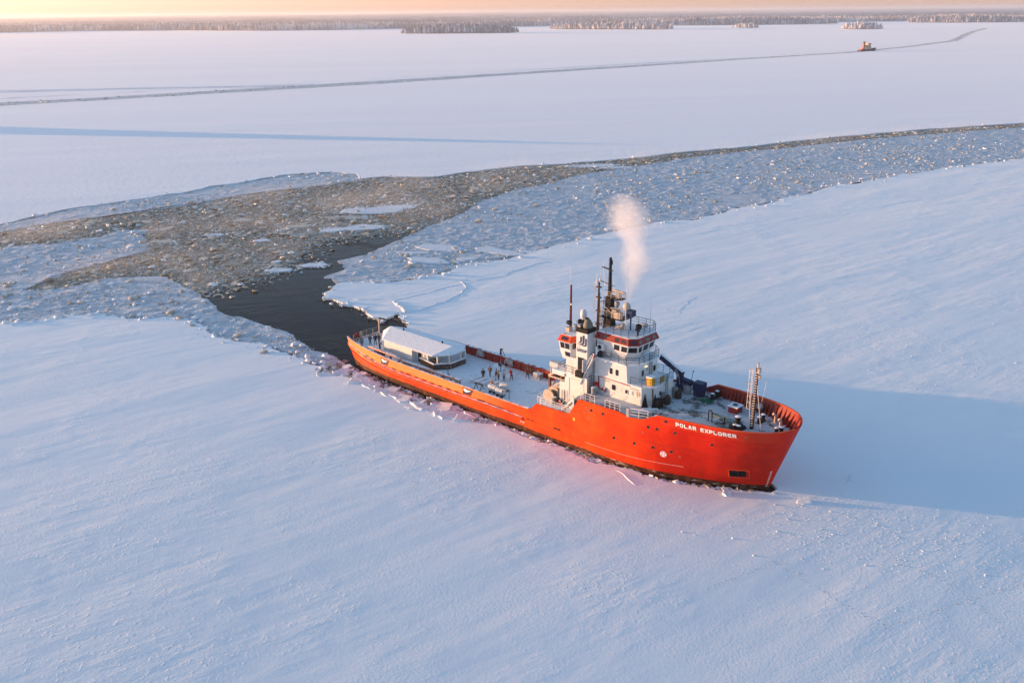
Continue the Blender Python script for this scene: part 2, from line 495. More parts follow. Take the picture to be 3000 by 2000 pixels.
def vnoise(X, Y, cell, seed):
    """smooth value noise on arrays"""
    r = np.random.default_rng(seed); T = r.random((256, 256))
    x, y = X / cell, Y / cell
    i, j = np.floor(x).astype(int), np.floor(y).astype(int)
    u, v = x - i, y - j; u = u * u * (3 - 2 * u); v = v * v * (3 - 2 * v)
    g = lambda a, b: T[a % 256, b % 256]
    return (g(i, j) * (1 - u) + g(i + 1, j) * u) * (1 - v) + (g(i, j + 1) * (1 - u) + g(i + 1, j + 1) * u) * v


def refrozen(name, poly, cell, seed):
    """lumpy sheet of brash frozen together again"""
    p = np.asarray(poly)
    x0, y0 = p.min(0); x1, y1 = p.max(0)
    nx, ny = int((x1 - x0) / cell) + 2, int((y1 - y0) / cell) + 2
    X, Y = np.meshgrid(x0 + np.arange(nx) * cell, y0 + np.arange(ny) * cell, indexing='ij')
    r = np.random.default_rng(seed)
    X = X + r.uniform(-.35, .35, X.shape) * cell; Y = Y + r.uniform(-.35, .35, Y.shape) * cell
    ins = inside(poly, X, Y)
    q = ins[:-1, :-1] & ins[1:, :-1] & ins[1:, 1:] & ins[:-1, 1:]
    h = 0.10 + 0.10 * vnoise(X, Y, 9, seed + 1) + 0.38 * np.clip(vnoise(X, Y, 2.6, seed + 2) - 0.55, 0, 1) + 0.30 * np.clip(vnoise(X, Y, 1.1, seed + 3) - 0.5, 0, 1)
    h += 0.35 * np.clip(r.random(X.shape) - 0.86, 0, 1) * 4 * np.clip(vnoise(X, Y, 14, seed + 4) - .2, 0, 1)
    flat = np.clip((vnoise(X, Y, 22, seed + 5) - 0.62) * 8, 0, 1)
    h = h * (1 - flat) + 0.16 * flat
    idx = -np.ones(X.shape, int)
    use = np.zeros(X.shape, bool)
    for a in (slice(None, -1), slice(1, None)):
        for b in (slice(None, -1), slice(1, None)): use[a, b] |= q
    idx[use] = np.arange(use.sum())
    V = np.stack([X[use], Y[use], h[use]], 1)
    A, B, C, D = idx[:-1, :-1][q], idx[1:, :-1][q], idx[1:, 1:][q], idx[:-1, 1:][q]
    F = np.concatenate([np.stack([A, B, C], 1), np.stack([A, C, D], 1)])
    o = link(name, np_mesh(name, V, F, M_REFR))
    o['kind'] = 'structure'
    base = slab(name, roughen(poly, 0.12, 1.0, closed=True, seed=seed), -0.3, 0.09, M_REFR)
    base['kind'] = 'structure'
    return o


refrozen('refrozen_ice', POLY['frozen_right'], 0.62, 21)
refrozen('refrozen_ice', POLY['frozen_left'], 0.5, 22)
refrozen('refrozen_ice', POLY['frozen_strip'], 0.7, 23)

# ---- loose chunks: many small angular lumps in one mesh
_t = (1 + 5 ** .5) / 2
ICO_V = np.array([(-1, _t, 0), (1, _t, 0), (-1, -_t, 0), (1, -_t, 0), (0, -1, _t), (0, 1, _t), (0, -1, -_t), (0, 1, -_t), (_t, 0, -1), (_t, 0, 1), (-_t, 0, -1), (-_t, 0, 1)]) / 1.9
ICO_F = np.array([(0, 11, 5), (0, 5, 1), (0, 1, 7), (0, 7, 10), (0, 10, 11), (1, 5, 9), (5, 11, 4), (11, 10, 2), (10, 7, 6), (7, 1, 8), (3, 9, 4), (3, 4, 2), (3, 2, 6), (3, 6, 8), (3, 8, 9), (4, 9, 5), (2, 4, 11), (6, 2, 10), (8, 6, 7), (9, 8, 1)])


def chunks(name, P, size, flat, mats, mat_i, zoff, seed):
    r = np.random.default_rng(seed); n = len(P)
    sc = np.stack([size * r.uniform(.6, 1.3, n), size * r.uniform(.5, 1.0, n), size * flat], 1)
    a = r.uniform(0, 2 * math.pi, n)
    V = ICO_V[None] * (1 + r.uniform(-.32, .32, (n, 12, 1))) * sc[:, None, :]
    c, s = np.cos(a)[:, None], np.sin(a)[:, None]
    tl = r.uniform(-.35, .35, (n, 1))
    V[:, :, 2] += V[:, :, 0] * tl
    x, y = V[:, :, 0].copy(), V[:, :, 1].copy()
    V[:, :, 0] = x * c - y * s + P[:, :1]; V[:, :, 1] = x * s + y * c + P[:, 1:2]
    V[:, :, 2] += zoff[:, None]
    F = (ICO_F[None] + (np.arange(n) * 12)[:, None, None]).reshape(-1, 3)
    me = np_mesh(name, V.reshape(-1, 3), F, mats, np.repeat(mat_i, 20))
    o = link(name, me)
    o['kind'] = 'stuff'
    return o


def scatter(poly, n, seed, jitter_mask=None):
    p = np.asarray(poly); lo, hi = p.min(0), p.max(0)
    r = np.random.default_rng(seed); out = []
    tot = 0
    while tot < n:
        Q = r.uniform(lo, hi, (n * 3, 2)); Q = Q[inside(poly, Q[:, 0], Q[:, 1])]
        if jitter_mask is not None: Q = Q[r.random(len(Q)) < jitter_mask(Q)]
        out.append(Q); tot += len(Q)
    return np.concatenate(out)[:n]


# brash floating in the channel: denser and smaller far from the clear water
def dens(Q): return np.clip(0.35 + 1.1 * vnoise(Q[:, 0], Q[:, 1], 11, 31), 0, 1)


P = scatter(POLY['brash'], 42000, 41, dens)
r = np.random.default_rng(42)
size = np.exp(r.normal(-1.48, 0.60, len(P))); size = np.clip(size, .11, 1.25)
mi = r.choice(3, len(P), p=[.52, .42, .06])
tag(chunks('brash_ice', P, size, r.uniform(.18, .45, len(P)), [M_ICE_WET, M_ICE_MID, M_ICE], mi, r.uniform(-.05, .12, len(P)) * size, 43), 'dense field of small dirty ice lumps floating in the broken channel', 'brash ice')
P = scatter(POLY['brash'], 1500, 141, dens); r = np.random.default_rng(142)
tag(chunks('ice_plates', P, np.clip(np.exp(r.normal(-.15, .45, len(P))), .45, 2.2), r.uniform(.07, .13, len(P)), [M_ICE_WET, M_ICE_MID], r.choice(2, len(P), p=[.45, .55]), np.full(len(P), .07), 143), 'thin flat plates of grey ice drifting among the brash', 'brash ice')
for k, (nm, n, sd) in enumerate((('frozen_right', 3400, 51), ('frozen_left', 760, 53), ('frozen_strip', 300, 55))):
    P = scatter(POLY[nm], n, sd, lambda Q: np.clip(-.3 + 1.5 * vnoise(Q[:, 0], Q[:, 1], 17, 33), 0, 1))
    size = np.clip(np.exp(np.random.default_rng(sd).normal(-1.35, .6, n)), .10, 1.1)
    tag(chunks('ice_rubble', P, size, np.full(n, .38), [M_ICE_MID, M_ICE], np.random.default_rng(sd + 1).choice(2, n, p=[.6, .4]), .18 + .15 * size, sd + 2),
        ['white rubble frozen into the grey ice right of the open water', 'white rubble frozen into the ice at the left frame edge', 'white rubble along the thin grey strip on the far channel bank'][k], 'ice rubble')
# broken rim of the near snow along the channel
rim = []
for line, dn, off in ((POLY['near_left'][1:], 2.6, 1.2), (POLY['near_right'][:14], 1.6, 0.8), (POLY['near_right'][14:], 0.8, 1.5), (POLY['far_edge'], 0.35, 1.0)):
    for a, b in zip(line[:-1], line[1:]):
        a, b = np.array(a), np.array(b); L = np.linalg.norm(b - a)
        for _ in range(int(L * dn)):
            rim.append(a + (b - a) * random.random() + RNG.normal(0, off, 2))
rim = np.array(rim)
size = np.clip(np.exp(RNG.normal(-1.25, .55, len(rim))), .12, .9)
tag(chunks('ice_rubble', rim, size, np.full(len(rim), .6), [M_ICE_MID, M_ICE], RNG.choice(2, len(rim), p=[.15, .85]), .25 + .2 * size, 61), 'crumbled white ice strewn along the torn edges of the channel', 'ice rubble')
# shattered zone along the starboard side of the ship
rub = []
for _ in range(5200):
    s = random.uniform(-74, 1.5)
    wid = float(np.interp(s, [-74, -66, -50, -35, -20, 0], [6.5, 4.2, 3.4, 1.3, 0.9, 0.8]))
    hb = float(np.interp(s, [-74, -70, -60, -14, -8, -3, 1], [4.5, 6.3, 7.1, 6.7, 4.9, 2.3, 0.2]))
    rub.append(tuple(sw(s, -(hb + 0.35 + wid * random.random() ** 0.75))[:2]))
rub = np.array(rub)
size = np.clip(np.exp(RNG.normal(-1.75, .5, len(rub))), .07, .55)
tag(chunks('ice_rubble', rub, size, RNG.uniform(.4, .8, len(rub)), [M_ICE_WET, M_ICE_MID, M_ICE], RNG.choice(3, len(rub), p=[.22, .33, .45]), .02 + .22 * size, 63), 'shattered ice packed between the red hull and the snow', 'ice rubble')
# crust lumps on the snow right of the ship and by the bow
LP = []
for cx, cy, sx, sy, n in ((52, 168, 16, 9, 900), (66, 150, 12, 7, 700), (35, 92, 7, 4, 500), (48, 88, 9, 5, 700), (62, 255, 40, 10, 900), (100, 262, 30, 10, 700), (-8, 108, 8, 5, 120), (10, 140, 10, 10, 200)):
    LP.append(RNG.normal(0, 1, (n, 2)) * (sx, sy) + (cx, cy))
LP = np.concatenate(LP)
sx = (LP[:, 0] - SHIP_O.x) * ES.x + (LP[:, 1] - SHIP_O.y) * ES.y; tx = (LP[:, 0] - SHIP_O.x) * ET.x + (LP[:, 1] - SHIP_O.y) * ET.y
LP = LP[(np.abs(tx) > 9.5) | (sx > 2.5)]
LP = LP[inside(near, LP[:, 0], LP[:, 1])]
size = np.clip(np.exp(RNG.normal(-2.75, .5, len(LP))), .03, .22)
tag(chunks('snow_crust', LP, size, np.full(len(LP), .35), [M_ICE], np.zeros(len(LP), int), np.full(len(LP), ZS), 65), 'wind broken snow crust scattered over the white snow field', 'snow crust')


# ---- single floes and slabs
def floe_mesh(name, rad, aspect, thick, seed, mats, n=9, lump=0):
    rr = random.Random(seed)
    ang = sorted(2 * math.pi * (i + rr.uniform(-.32, .32)) / n for i in range(n))
    out = [(rad * aspect * rr.uniform(.72, 1.12) * math.cos(a), rad * rr.uniform(.72, 1.12) * math.sin(a)) for a in ang]
    out = roughen(out, 0.10, rad * 0.35, closed=True, seed=seed)
    m = MB()
    inn = [(x * .93, y * .93) for x, y in out]
    k = len(out)
    vs = [(x, y, -thick * .6) for x, y in out] + [(x, y, thick * (.25 + .1 * rr.random())) for x, y in out] + [(x, y, thick * (.42 + .06 * rr.random())) for x, y in inn] + [(0, 0, thick * .45)]
    fs = []
    for i in range(k):
        j = (i + 1) % k
        fs += [(i, j, k + j, k + i), (k + i, k + j, 2 * k + j, 2 * k + i), (2 * k + i, 2 * k + j, 3 * k)]
    m.add(vs, fs)
    me = m.mesh(name, mats)
    return me


FLOES = [  # x, y, radius, aspect, turn, label
    (-40.7, 274.0, 8.5, 2.0, .1, 'large pale rounded floe with a crack in the middle of the brash'),
    (-33.5, 279.0, 5.5, 1.9, .2, 'pale floe touching the upper side of the large cracked floe'),
    (-46.0, 264.0, 4.5, 2.2, .0, 'ragged floe just below the large cracked floe'),
    (-39.8, 251.0, 6.0, 1.7, .2, 'broad pale floe above the tip of the dark open water'),
    (-46.8, 248.0, 4.2, 1.6, .4, 'smaller pale floe left of the broad floe above the open water'),
    (-76.8, 243.4, 2.3, 1.9, .1, 'flat white kite shaped floe alone in the left brash'),
    (-63.1, 236.5, 2.2, 1.6, .2, 'white diamond shaped floe near the middle of the brash'),
    (-51.6, 206.5, 2.9, 1.8, .1, 'small white floe floating at the rim of the open water'),
    (-44.8, 211.0, 3.0, 1.7, .1, 'white rounded floe with crumbled rim floating in the dark open water'),
    (-75.0, 262.0, 2.4, 2.0, .2, 'thin grey floe in the upper left of the brash'),
    (-88.0, 236.0, 3.0, 2.0, .1, 'dull grey floe lying in the left arm of the brash'),
    (-57.0, 253.0, 3.0, 2.3, .3, 'long thin floe left of the pale floes in mid channel'),
    (-17.0, 226.5, 6.4, 1.9, -.3, 'big angular slab frozen in grey ice right of the water tip'),
    (-19.5, 214.0, 5.0, 2.0, -.35, 'slab with white lumps on top below the big angular slab'),
    (-3.4, 222.5, 5.2, 2.4, -.55, 'long clean white slab pointing at the snow edge'),
    (-10.5, 215.0, 2.8, 1.6, .3, 'middle slab between the long clean slab and the lumpy slab'),
    (4.0, 221.0, 2.4, 2.0, -.5, 'narrow slab at the right end of the long clean slab'),
    (30.5, 355.0, 6.5, 2.6, .15, 'white plate at the far channel bank above the smoke'),
    (38.0, 350.0, 4.0, 2.8, .15, 'thin plate right of the white plate at the far bank'),
    (-17.0, 199.5, 2.6, 2.6, .2, 'flat floe under the arc shaped crack near the snow edge'),
    (-22.0, 221.5, 2.6, 2.4, .0, 'small frozen slab left of the lumpy slab'),
]
for i, (x, y, rad, asp, rot, lab) in enumerate(FLOES):
    sl_ = 12 <= i <= 16 or i >= 19
    o = link('ice_floe', floe_mesh('ice_floe', rad * .62, asp, .22 if sl_ else .34, 100 + i, [M_ICE if i not in (2, 9, 10, 11) else M_ICE_MID], n=6 if sl_ else 9), loc=(x, y, 0.16 if i < 12 or i in (17, 18) else 0.28), rot=(0, 0, rot))
    tag(o, lab, 'ice floe', 'ice floes in the channel')
crumbs = []
for x, y, rad, asp, rot, lab in FLOES:
    for _ in range(int(16 * rad)):
        a = random.uniform(0, 6.28); k = rad * .62 * random.uniform(.85, 1.35)
        px_, py_ = k * asp * math.cos(a), k * math.sin(a)
        crumbs.append((x + px_ * math.cos(rot) - py_ * math.sin(rot), y + px_ * math.sin(rot) + py_ * math.cos(rot)))
crumbs = np.array(crumbs)
size = np.clip(np.exp(RNG.normal(-1.4, .55, len(crumbs))), .1, .8)
tag(chunks('ice_rubble', crumbs, size, np.full(len(crumbs), .45), [M_ICE_MID, M_ICE], RNG.choice(2, len(crumbs), p=[.45, .55]), np.full(len(crumbs), .10), 91), 'ice crumbs ringing the pale floes in the channel', 'ice rubble')
blocks = [floe_mesh('ice_block', .55, 1.4, .45, 200 + i, [M_ICE_MID if i % 3 else M_ICE], n=7) for i in range(6)]
P = scatter(POLY['brash'], 150, 71)
for i, (x, y) in enumerate(P):
    k = random.uniform(.55, 1.7)
    o = link('ice_block', blocks[i % 6], loc=(x, y, .12), rot=(random.uniform(-.3, .3), random.uniform(-.3, .3), random.uniform(0, 6.28)))
    o.scale = (k, k, random.uniform(.8, 1.5))
    tag(o, 'pale lump of ice floating among the small brash of the channel', 'ice block', 'ice blocks in the brash')
slabs = [floe_mesh('ice_slab', .6, 1.7, .34, 240 + i, [M_ICE], n=6) for i in range(6)]
for i in range(90):
    s = -72 + 73 * (i + random.random()) / 90
    wid = float(np.interp(s, [-74, -66, -50, -35, -20, 0], [5.5, 4.0, 3.6, 1.3, .7, .6]))
    hb = float(np.interp(s, [-74, -70, -60, -14, -8, -3, 1], [4.6, 6.4, 7.2, 6.8, 5.0, 2.4, .3]))
    p = sw(s, -(hb + .75 + wid * random.random()))
    k = random.uniform(.35, .95) * (1.25 if s < -40 else .7)
    o = link('ice_slab', slabs[i % 6], loc=(p.x, p.y, .18 + .10 * k), rot=(random.uniform(-.28, .28), random.uniform(-.22, .22), SHIP_A + random.uniform(-.9, .9)))
    o.scale = (k, k * random.uniform(.7, 1.3), k * .8)
    tag(o, 'tilted slab of broken ice lying along the starboard side of the red ship', 'ice slab', 'ice slabs pushed up along the hull')


# ---- cracks, seams and tracks in the snow (low ragged ridges)
def seam(name, pts, wd, ht, label, seed, kind='structure', z=ZS, mat=None):
    line = roughen([(p[0], p[1]) for p in pts], .10, .9, seed=seed)
    rr = random.Random(seed); m = MB(); vs = []; fs = []
    for i, p in enumerate(line):
        a = Vector(line[max(0, i - 1)]); b = Vector(line[min(len(line) - 1, i + 1)])
        d = (b - a).normalized(); nn = Vector((-d.y, d.x)); q = Vector(p)
        h = ht * rr.uniform(.35, 1.2); w1 = wd * rr.uniform(.5, 1.2); w2 = wd * rr.uniform(.5, 1.2)
        if i in (0, len(line) - 1): h = .01
        vs += [(*(q + nn * w1), z - .03), (*(q + nn * w1 * .25), z + h), (*(q - nn * w2 * .3), z + h * .8), (*(q - nn * w2), z - .03)]
    for i in range(len(line) - 1):
        k = 4 * i
        fs += [(k, k + 1, k + 5, k + 4), (k + 1, k + 2, k + 6, k + 5), (k + 2, k + 3, k + 7, k + 6)]
    m.add(vs, fs)
    o = m.build(name, mat or M_ICE)
    return tag(o, label, None, None, kind)


seam('pressure_ridge', [(-19.8, 172.6), (-16.0, 176.7), (-12.5, 181.0), (-10.1, 186.5), (-9.4, 190.4), (-10.5, 194.5), (-11.0, 195.5)], .22, .12, 'curved crack ridge in the snow behind the white cabin', 1)
seam('pressure_ridge', [(-37.7, 182.8), (-28.1, 182.1), (-23.2, 181.4), (-15.6, 188.0), (-7.8, 194.4)], .15, .06, 'long straight crack across the snow tongue beside the open water', 2)
seam('pressure_ridge', [(-23.4, 181.0), (-22.2, 178.4), (-19.8, 173.1)], .45, .35, 'short upturned snow edge behind the stern', 3)
seam('pressure_ridge', [(-11.0, 195.5), (-1.4, 199.0), (8.5, 211.6)], .16, .07, 'crack ridge running along the snow edge toward the smoke', 4)
seam('pressure_ridge', [(31.4, 170.9), (36.8, 182.4)], .07, .03, 'thin crack in the smooth snow right of the main mast', 5)
for i, pts in enumerate(([(18.8, 80.8), (26.8, 85.4), (32.0, 77.0), (34.3, 74.3), (44.4, 78.9), (50.2, 81.1)], [(38.5, 86.9), (42.9, 81.2), (44.9, 74.8)])):
    Q = []
    for a, b in zip(pts[:-1], pts[1:]):
        a, b = np.array(a), np.array(b); L = np.linalg.norm(b - a); d = (b - a) / L; k = 0
        while k < L:
            Q.append(a + d * k + RNG.normal(0, .08, 2) + np.array((-d[1], d[0])) * .12 * (1 if len(Q) % 2 else -1)); k += .38
    Q = np.array(Q)
    tag(chunks('animal_track', Q, np.full(len(Q), .12), np.full(len(Q), .3), [M_ICE_MID], np.zeros(len(Q), int), np.full(len(Q), ZS - .02), 80 + i), ['zigzag animal track crossing the snow ahead of the bow', 'short straight animal track at the lower right'][i], 'track')
seam('pressure_ridge', [(12.6, 106.7), (13.3, 105.9), (13.7, 104.8), (14.1, 103.7), (14.7, 102.6)], .13, .08, 'upturned snow crack running away from the hull amidships', 6)
seam('pressure_ridge', [(-15.4, 130.3), (-14.0, 127.3), (-12.9, 126.1), (-11.7, 125.5)], .42, .38, 'sunlit upturned plate edge beside the aft hull', 7)
seam('pressure_ridge', [(-20.0, 133.2), (-18.2, 131.1)], .22, .16, 'short bright crack edge near the stern quarter', 8)
plates_ = [floe_mesh('ice_plate', 1.5, 1.5, .34, 270 + i, [M_ICE], n=6) for i in range(4)]
for i in range(16):
    s = -71.5 + 31 * (i + random.random()) / 16
    wid = float(np.interp(s, [-74, -66, -50, -40], [5.5, 3.6, 3.0, 1.6])); hb = float(np.interp(s, [-74, -70, -60], [4.6, 6.4, 7.2]))
    p = sw(s, -(hb + 1.6 + wid * random.random())); k = random.uniform(.5, 1.15)
    o = link('ice_plate', plates_[i % 4], loc=(p.x, p.y, .34), rot=(random.uniform(-.10, .10), random.uniform(-.12, .12), random.uniform(0, 6.28))); o.scale = (k, k, k * .9)
    tag(o, 'broad flat plate of broken snow ice beside the aft hull', 'ice plate', 'flat ice plates beside the aft hull')
# thinning brash at the rim of the open water
thin = []
edge = POLY['brash'][40:51]
for a, b in zip(edge[:-1], edge[1:]):
    a, b = np.array(a), np.array(b)
    L = np.linalg.norm(b - a); d = (b - a) / L; nn = np.array((-d[1], d[0]))
    for _ in range(int(L * 11)):
        thin.append(a + d * random.random() * L + nn * abs(random.gauss(0, 2.6)) * (1 if nn[1] < 0 else -1))
thin = np.array(thin); size = np.clip(np.exp(RNG.normal(-1.5, .6, len(thin))), .08, .9)
tag(chunks('brash_ice', thin, size, RNG.uniform(.2, .45, len(thin)), [M_ICE_WET, M_ICE_MID, M_ICE], RNG.choice(3, len(thin), p=[.5, .4, .1]), np.full(len(thin), .03), 93), 'thinning brash drifting out over the dark open water', 'brash ice')
# broken off plate and ice lumps ahead of the bow
for (x, y, k, rot, lab) in ((33.6, 98.0, 1.1, .2, 'small clean ice plate lying on the snow ahead of the stem'), (40.6, 103.6, .8, .9, 'upturned ice plate alone on the shaded snow right of the bow'), (25.0, 100.2, .9, 1.2, 'ice lump pushed up under the bow anchor recess')):
    o = link('ice_slab', slabs[int(x) % 6], loc=(x, y, ZS + .12), rot=(.25, -.2, rot)); o.scale = (k, k, k)
    tag(o, lab, 'ice slab')
# old track of ice broken earlier, far out
lo = [(-334.0, 611.4), (-326.1, 628.1), (-260.5, 676.0), (-185.4, 735.9), (-96.2, 807.1), (11.9, 905.8), (149.2, 1031.4), (329.8, 1196.4), (460.9, 1310.1), (604.0, 1488.5), (775.2, 1727.8), (1023.2, 2220.8), (1321.2, 2767.7)]
hi = [(-347.2, 636.3), (-339.4, 654.3), (-269.0, 698.6), (-192.0, 762.6), (-99.2, 833.6), (12.2, 932.4), (152.9, 1056.9), (337.6, 1224.9), (472.8, 1344.3), (625.4, 1541.7), (772.3, 1755.6), (1011.1, 2226.2), (1307.1, 2776.1)]
M_TRACK = mat_ice('track_ice', (0.46, 0.45, 0.43), (0.64, 0.63, 0.61), scale=.12)
tr = roughen(lo, .04, 6, seed=14) + roughen(hi, .04, 6, seed=15)[::-1]
slab('frozen_track', tr, ZS - .2, ZS + .02, M_TRACK, kind='structure')
P = scatter(tr, 1500, 77)
size = np.clip(np.exp(RNG.normal(-.5, .45, len(P))), .25, 1.5)
tag(chunks('ice_rubble', P, size, np.full(len(P), .42), [M_ICE_MID, M_ICE], RNG.choice(2, len(P), p=[.6, .4]), np.full(len(P), ZS + .05), 78), 'frozen rubble along the old channel leading to the far ship', 'ice rubble')
hi2 = [(a[0] + 1.9 * (b[0] - a[0]), a[1] + 2.6 * (b[1] - a[1])) for a, b in zip(lo, hi)]
slab('frozen_track', roughen(hi[:8], .04, 6, seed=15) + roughen(hi2[:7], .05, 6, seed=18)[::-1] + [hi[7]], ZS - .2, ZS + .012, mat_ice('track_margin_ice', (0.55, 0.56, 0.57), (0.80, 0.81, 0.83), scale=.06), kind='structure')
tr2 = roughen([(-400, 735), (-296, 760), (-196, 772), (-144, 790), (-98, 826), (-100, 838), (-150, 806), (-200, 792), (-300, 780), (-400, 765)], .05, 6, closed=True, seed=16)
slab('frozen_track', tr2, ZS - .2, ZS + .015, mat_ice('old_track_ice', (0.60, 0.63, 0.66), (0.78, 0.80, 0.83), scale=.08), kind='structure')

# ------------------------------------------------------------------ the red ship
C_RED = (0.72, 0.085, 0.012)
M_WHITE = paint('white_paint', (0.68, 0.68, 0.66), 0.5, .10, (0.34, 0.20, 0.11), .38, frost=.25)
M_RED = paint('red_paint', C_RED, 0.45, .2, (0.12, 0.02, 0.01), .3)
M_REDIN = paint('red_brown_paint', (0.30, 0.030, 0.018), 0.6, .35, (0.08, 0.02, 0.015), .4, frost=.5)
M_TRIM = paint('red_trim', (0.30, 0.014, 0.008), 0.5, .3, (0.08, 0.01, 0.006), .4)
M_BLACK = plain('black_paint', (0.010, 0.010, 0.013), 0.6, spec=.15)
M_NAVY = plain('navy_paint', (0.010, 0.022, 0.075), 0.5)
M_DARKRAIL = plain('dark_rail', (0.055, 0.060, 0.080), 0.5)
M_RAILW = plain('pale_rail', (0.70, 0.66, 0.64), 0.55)
M_MAST = plain('mast_brown', (0.030, 0.018, 0.019), 0.6)
M_BUFF = plain('buff_paint', (0.52, 0.42, 0.34), 0.6)
M_GREY = plain('grey_paint', (0.33, 0.33, 0.34), 0.6)
M_OLIVE = plain('olive_grey', (0.16, 0.16, 0.13), 0.6)
M_YEL = plain('yellow_plastic', (0.80, 0.42, 0.02), 0.45)
M_GREEN = plain('green_rope', (0.03, 0.16, 0.10), 0.8)
M_ROPE = plain('frosted_rope', (0.55, 0.52, 0.50), 0.9)
M_WOOD = paint('brown_wood', (0.20, 0.095, 0.045), 0.7, .4, (0.05, 0.03, 0.02), .4)
M_GREYWOOD = paint('frosted_wood', (0.13, 0.085, 0.065), 0.8, .5, (0.66, 0.66, 0.68), .95, scale=1.5)
M_RUST = plain('rust_brown', (0.060, 0.036, 0.026), 0.75, .4)
M_SNOWTOP = plain('packed_snow', (0.84, 0.86, 0.89), 0.8, .05)
M_WTEXT = plain('white_lettering', (0.84, 0.82, 0.79), 0.55, .06)
M_BLUEM = plain('blue_lettering', (0.015, 0.03, 0.11), 0.5)
M_LAMP = NT('lamp_glow'); M_LAMP.b.inputs['Emission Color'].default_value = (1.0, 0.75, 0.35, 1); M_LAMP.b.inputs['Emission Strength'].default_value = .35
M_LAMP = M_LAMP.fin((0.8, 0.7, 0.5), .4)


def mat_glass():
    t = NT('window_glass')
    return t.fin((0.012, 0.013, 0.016), 0.07, spec=0.6)


M_GLASS = mat_glass()


def mat_hull():
    t = NT('hull_paint')
    v = t.coord('Object')
    x, y, z = t.sep(v)
    vs = t.coord('Object', scale=(1.3, 1.3, 0.12))
    st = t.noise(vs, 1.0, 6, 0.68)
    n = t.noise(v, 0.30, 5, 0.62)
    col = t.mix(t.ramp(n, .35, .65), (0.66, 0.046, 0.003), (0.86, 0.078, 0.004))
    col = t.mix(t.ramp(x, -22.0, -6.0), col, t.mix(t.ramp(n, .35, .65), (0.50, 0.012, 0.003), (0.66, 0.020, 0.004)))  # deeper red forward: the sun's fall-off toward the bow put into the colour
    col = t.mix(t.math('MULTIPLY', t.ramp(st, .56, .76), .50), col, (0.28, 0.03, 0.012))
    # sun bleached, rime covered bulwark aft
    up = t.ramp(t.math('ADD', z, t.math('MULTIPLY_ADD', t.noise(t.coord('Object', scale=(.35, .35, 1.0)), 1.0, 5, .65), 1.6, -.8)), 2.25, 2.75)
    aft = t.ramp(x, -33.0, -47.0)
    col = t.mix(t.math('MULTIPLY', t.math('MULTIPLY', up, aft), .85), col, (0.85, 0.30, 0.085))
    # bow band where the name stands, repainted lighter
    bandz = t.ramp(z, 7.45, 7.5); bandx = t.math('MULTIPLY', t.ramp(x, -11.2, -11.1), t.ramp(x, 2.5, 1.0))
    col = t.mix(t.math('MULTIPLY', t.math('MULTIPLY', bandz, bandx), .5), col, (0.66, 0.055, 0.015))
    # small rust spots
    sp = t.ramp(t.noise(v, 2.1, 3, .5), .735, .76)
    col = t.mix(t.math('MULTIPLY', sp, .8), col, (0.10, 0.02, 0.012))
    # dark boot top with ice scars and rime
    nz = t.math('MULTIPLY_ADD', t.noise(t.coord('Object', scale=(.25, .25, 2.0)), 1.0, 5, .7), .5, -.25)
    boot = t.ramp(t.math('ADD', z, nz), 0.98, 0.86)
    bc = t.mix(t.ramp(st, .45, .7), (0.060, 0.022, 0.012), (0.16, 0.05, 0.02))
    rime = t.math('MULTIPLY', t.ramp(t.noise(t.coord('Object', scale=(.5, .5, 2.5)), 1.3, 5, .7), .54, .66), t.ramp(x, -34, -12))
    bc = t.mix(t.math('MULTIPLY', rime, .8), bc, (0.62, 0.50, 0.42))
    col = t.mix(boot, col, bc)
    pl = t.noise(t.coord('Object', scale=(.5, .5, .8)), 1.2, 2)
    # welded plate edges and long scrapes left by the ice
    sx = t.math('ABSOLUTE', t.math('SUBTRACT', t.math('FRACT', t.math('MULTIPLY', x, .42)), .5)); sz = t.math('ABSOLUTE', t.math('SUBTRACT', t.math('FRACT', t.math('MULTIPLY', z, .62)), .5))
    weld = t.math('MAXIMUM', t.ramp(sx, .488, .498), t.ramp(sz, .485, .497))
    col = t.mix(t.math('MULTIPLY', weld, .30), col, (0.20, 0.02, 0.008))
    sc = t.ramp(t.noise(t.coord('Object', scale=(.35, .35, 7.0)), 1.6, 5, .7), .64, .74)
    col = t.mix(t.math('MULTIPLY', t.math('MULTIPLY', sc, t.ramp(z, 3.2, 1.2)), .45), col, (0.20, 0.035, 0.018))
    pl = t.math('ADD', pl, t.math('MULTIPLY', weld, .25))
    return t.fin(col, t.ramp(n, .3, .7, .45, .55), t.bump(pl, .6, .12), spec=.10)


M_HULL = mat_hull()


def mat_deck(name, bare, amt, sc=.35, snow=SNOW):
    t = NT(name)
    v = t.coord('Object')
    n = t.noise(v, sc, 6, .68)
    n2 = t.noise(v, 2.2, 5, .7)
    f = t.math('ADD', n, t.math('MULTIPLY_ADD', n2, .35, -.17))
    c = t.mix(t.ramp(f, amt, amt + .12), snow, bare)
    c = t.mix(t.math('MULTIPLY', t.ramp(n2, .50, .66), .35), c, (0.52, 0.55, 0.60))
    return t.fin(c, .7, t.bump(n2, .6, .12), spec=.2)


M_DECK = mat_deck('snowy_deck', (0.30, 0.31, 0.33), .60, .25)
M_FDECK = mat_deck('trodden_deck', (0.085, 0.095, 0.085), .50, .33, (0.56, 0.58, 0.61))

ship = empty('icebreaker', SHIP_O, SHIP_A)
tag(ship, 'large red and white working ship with black mast lying in the broken ice', 'ship')

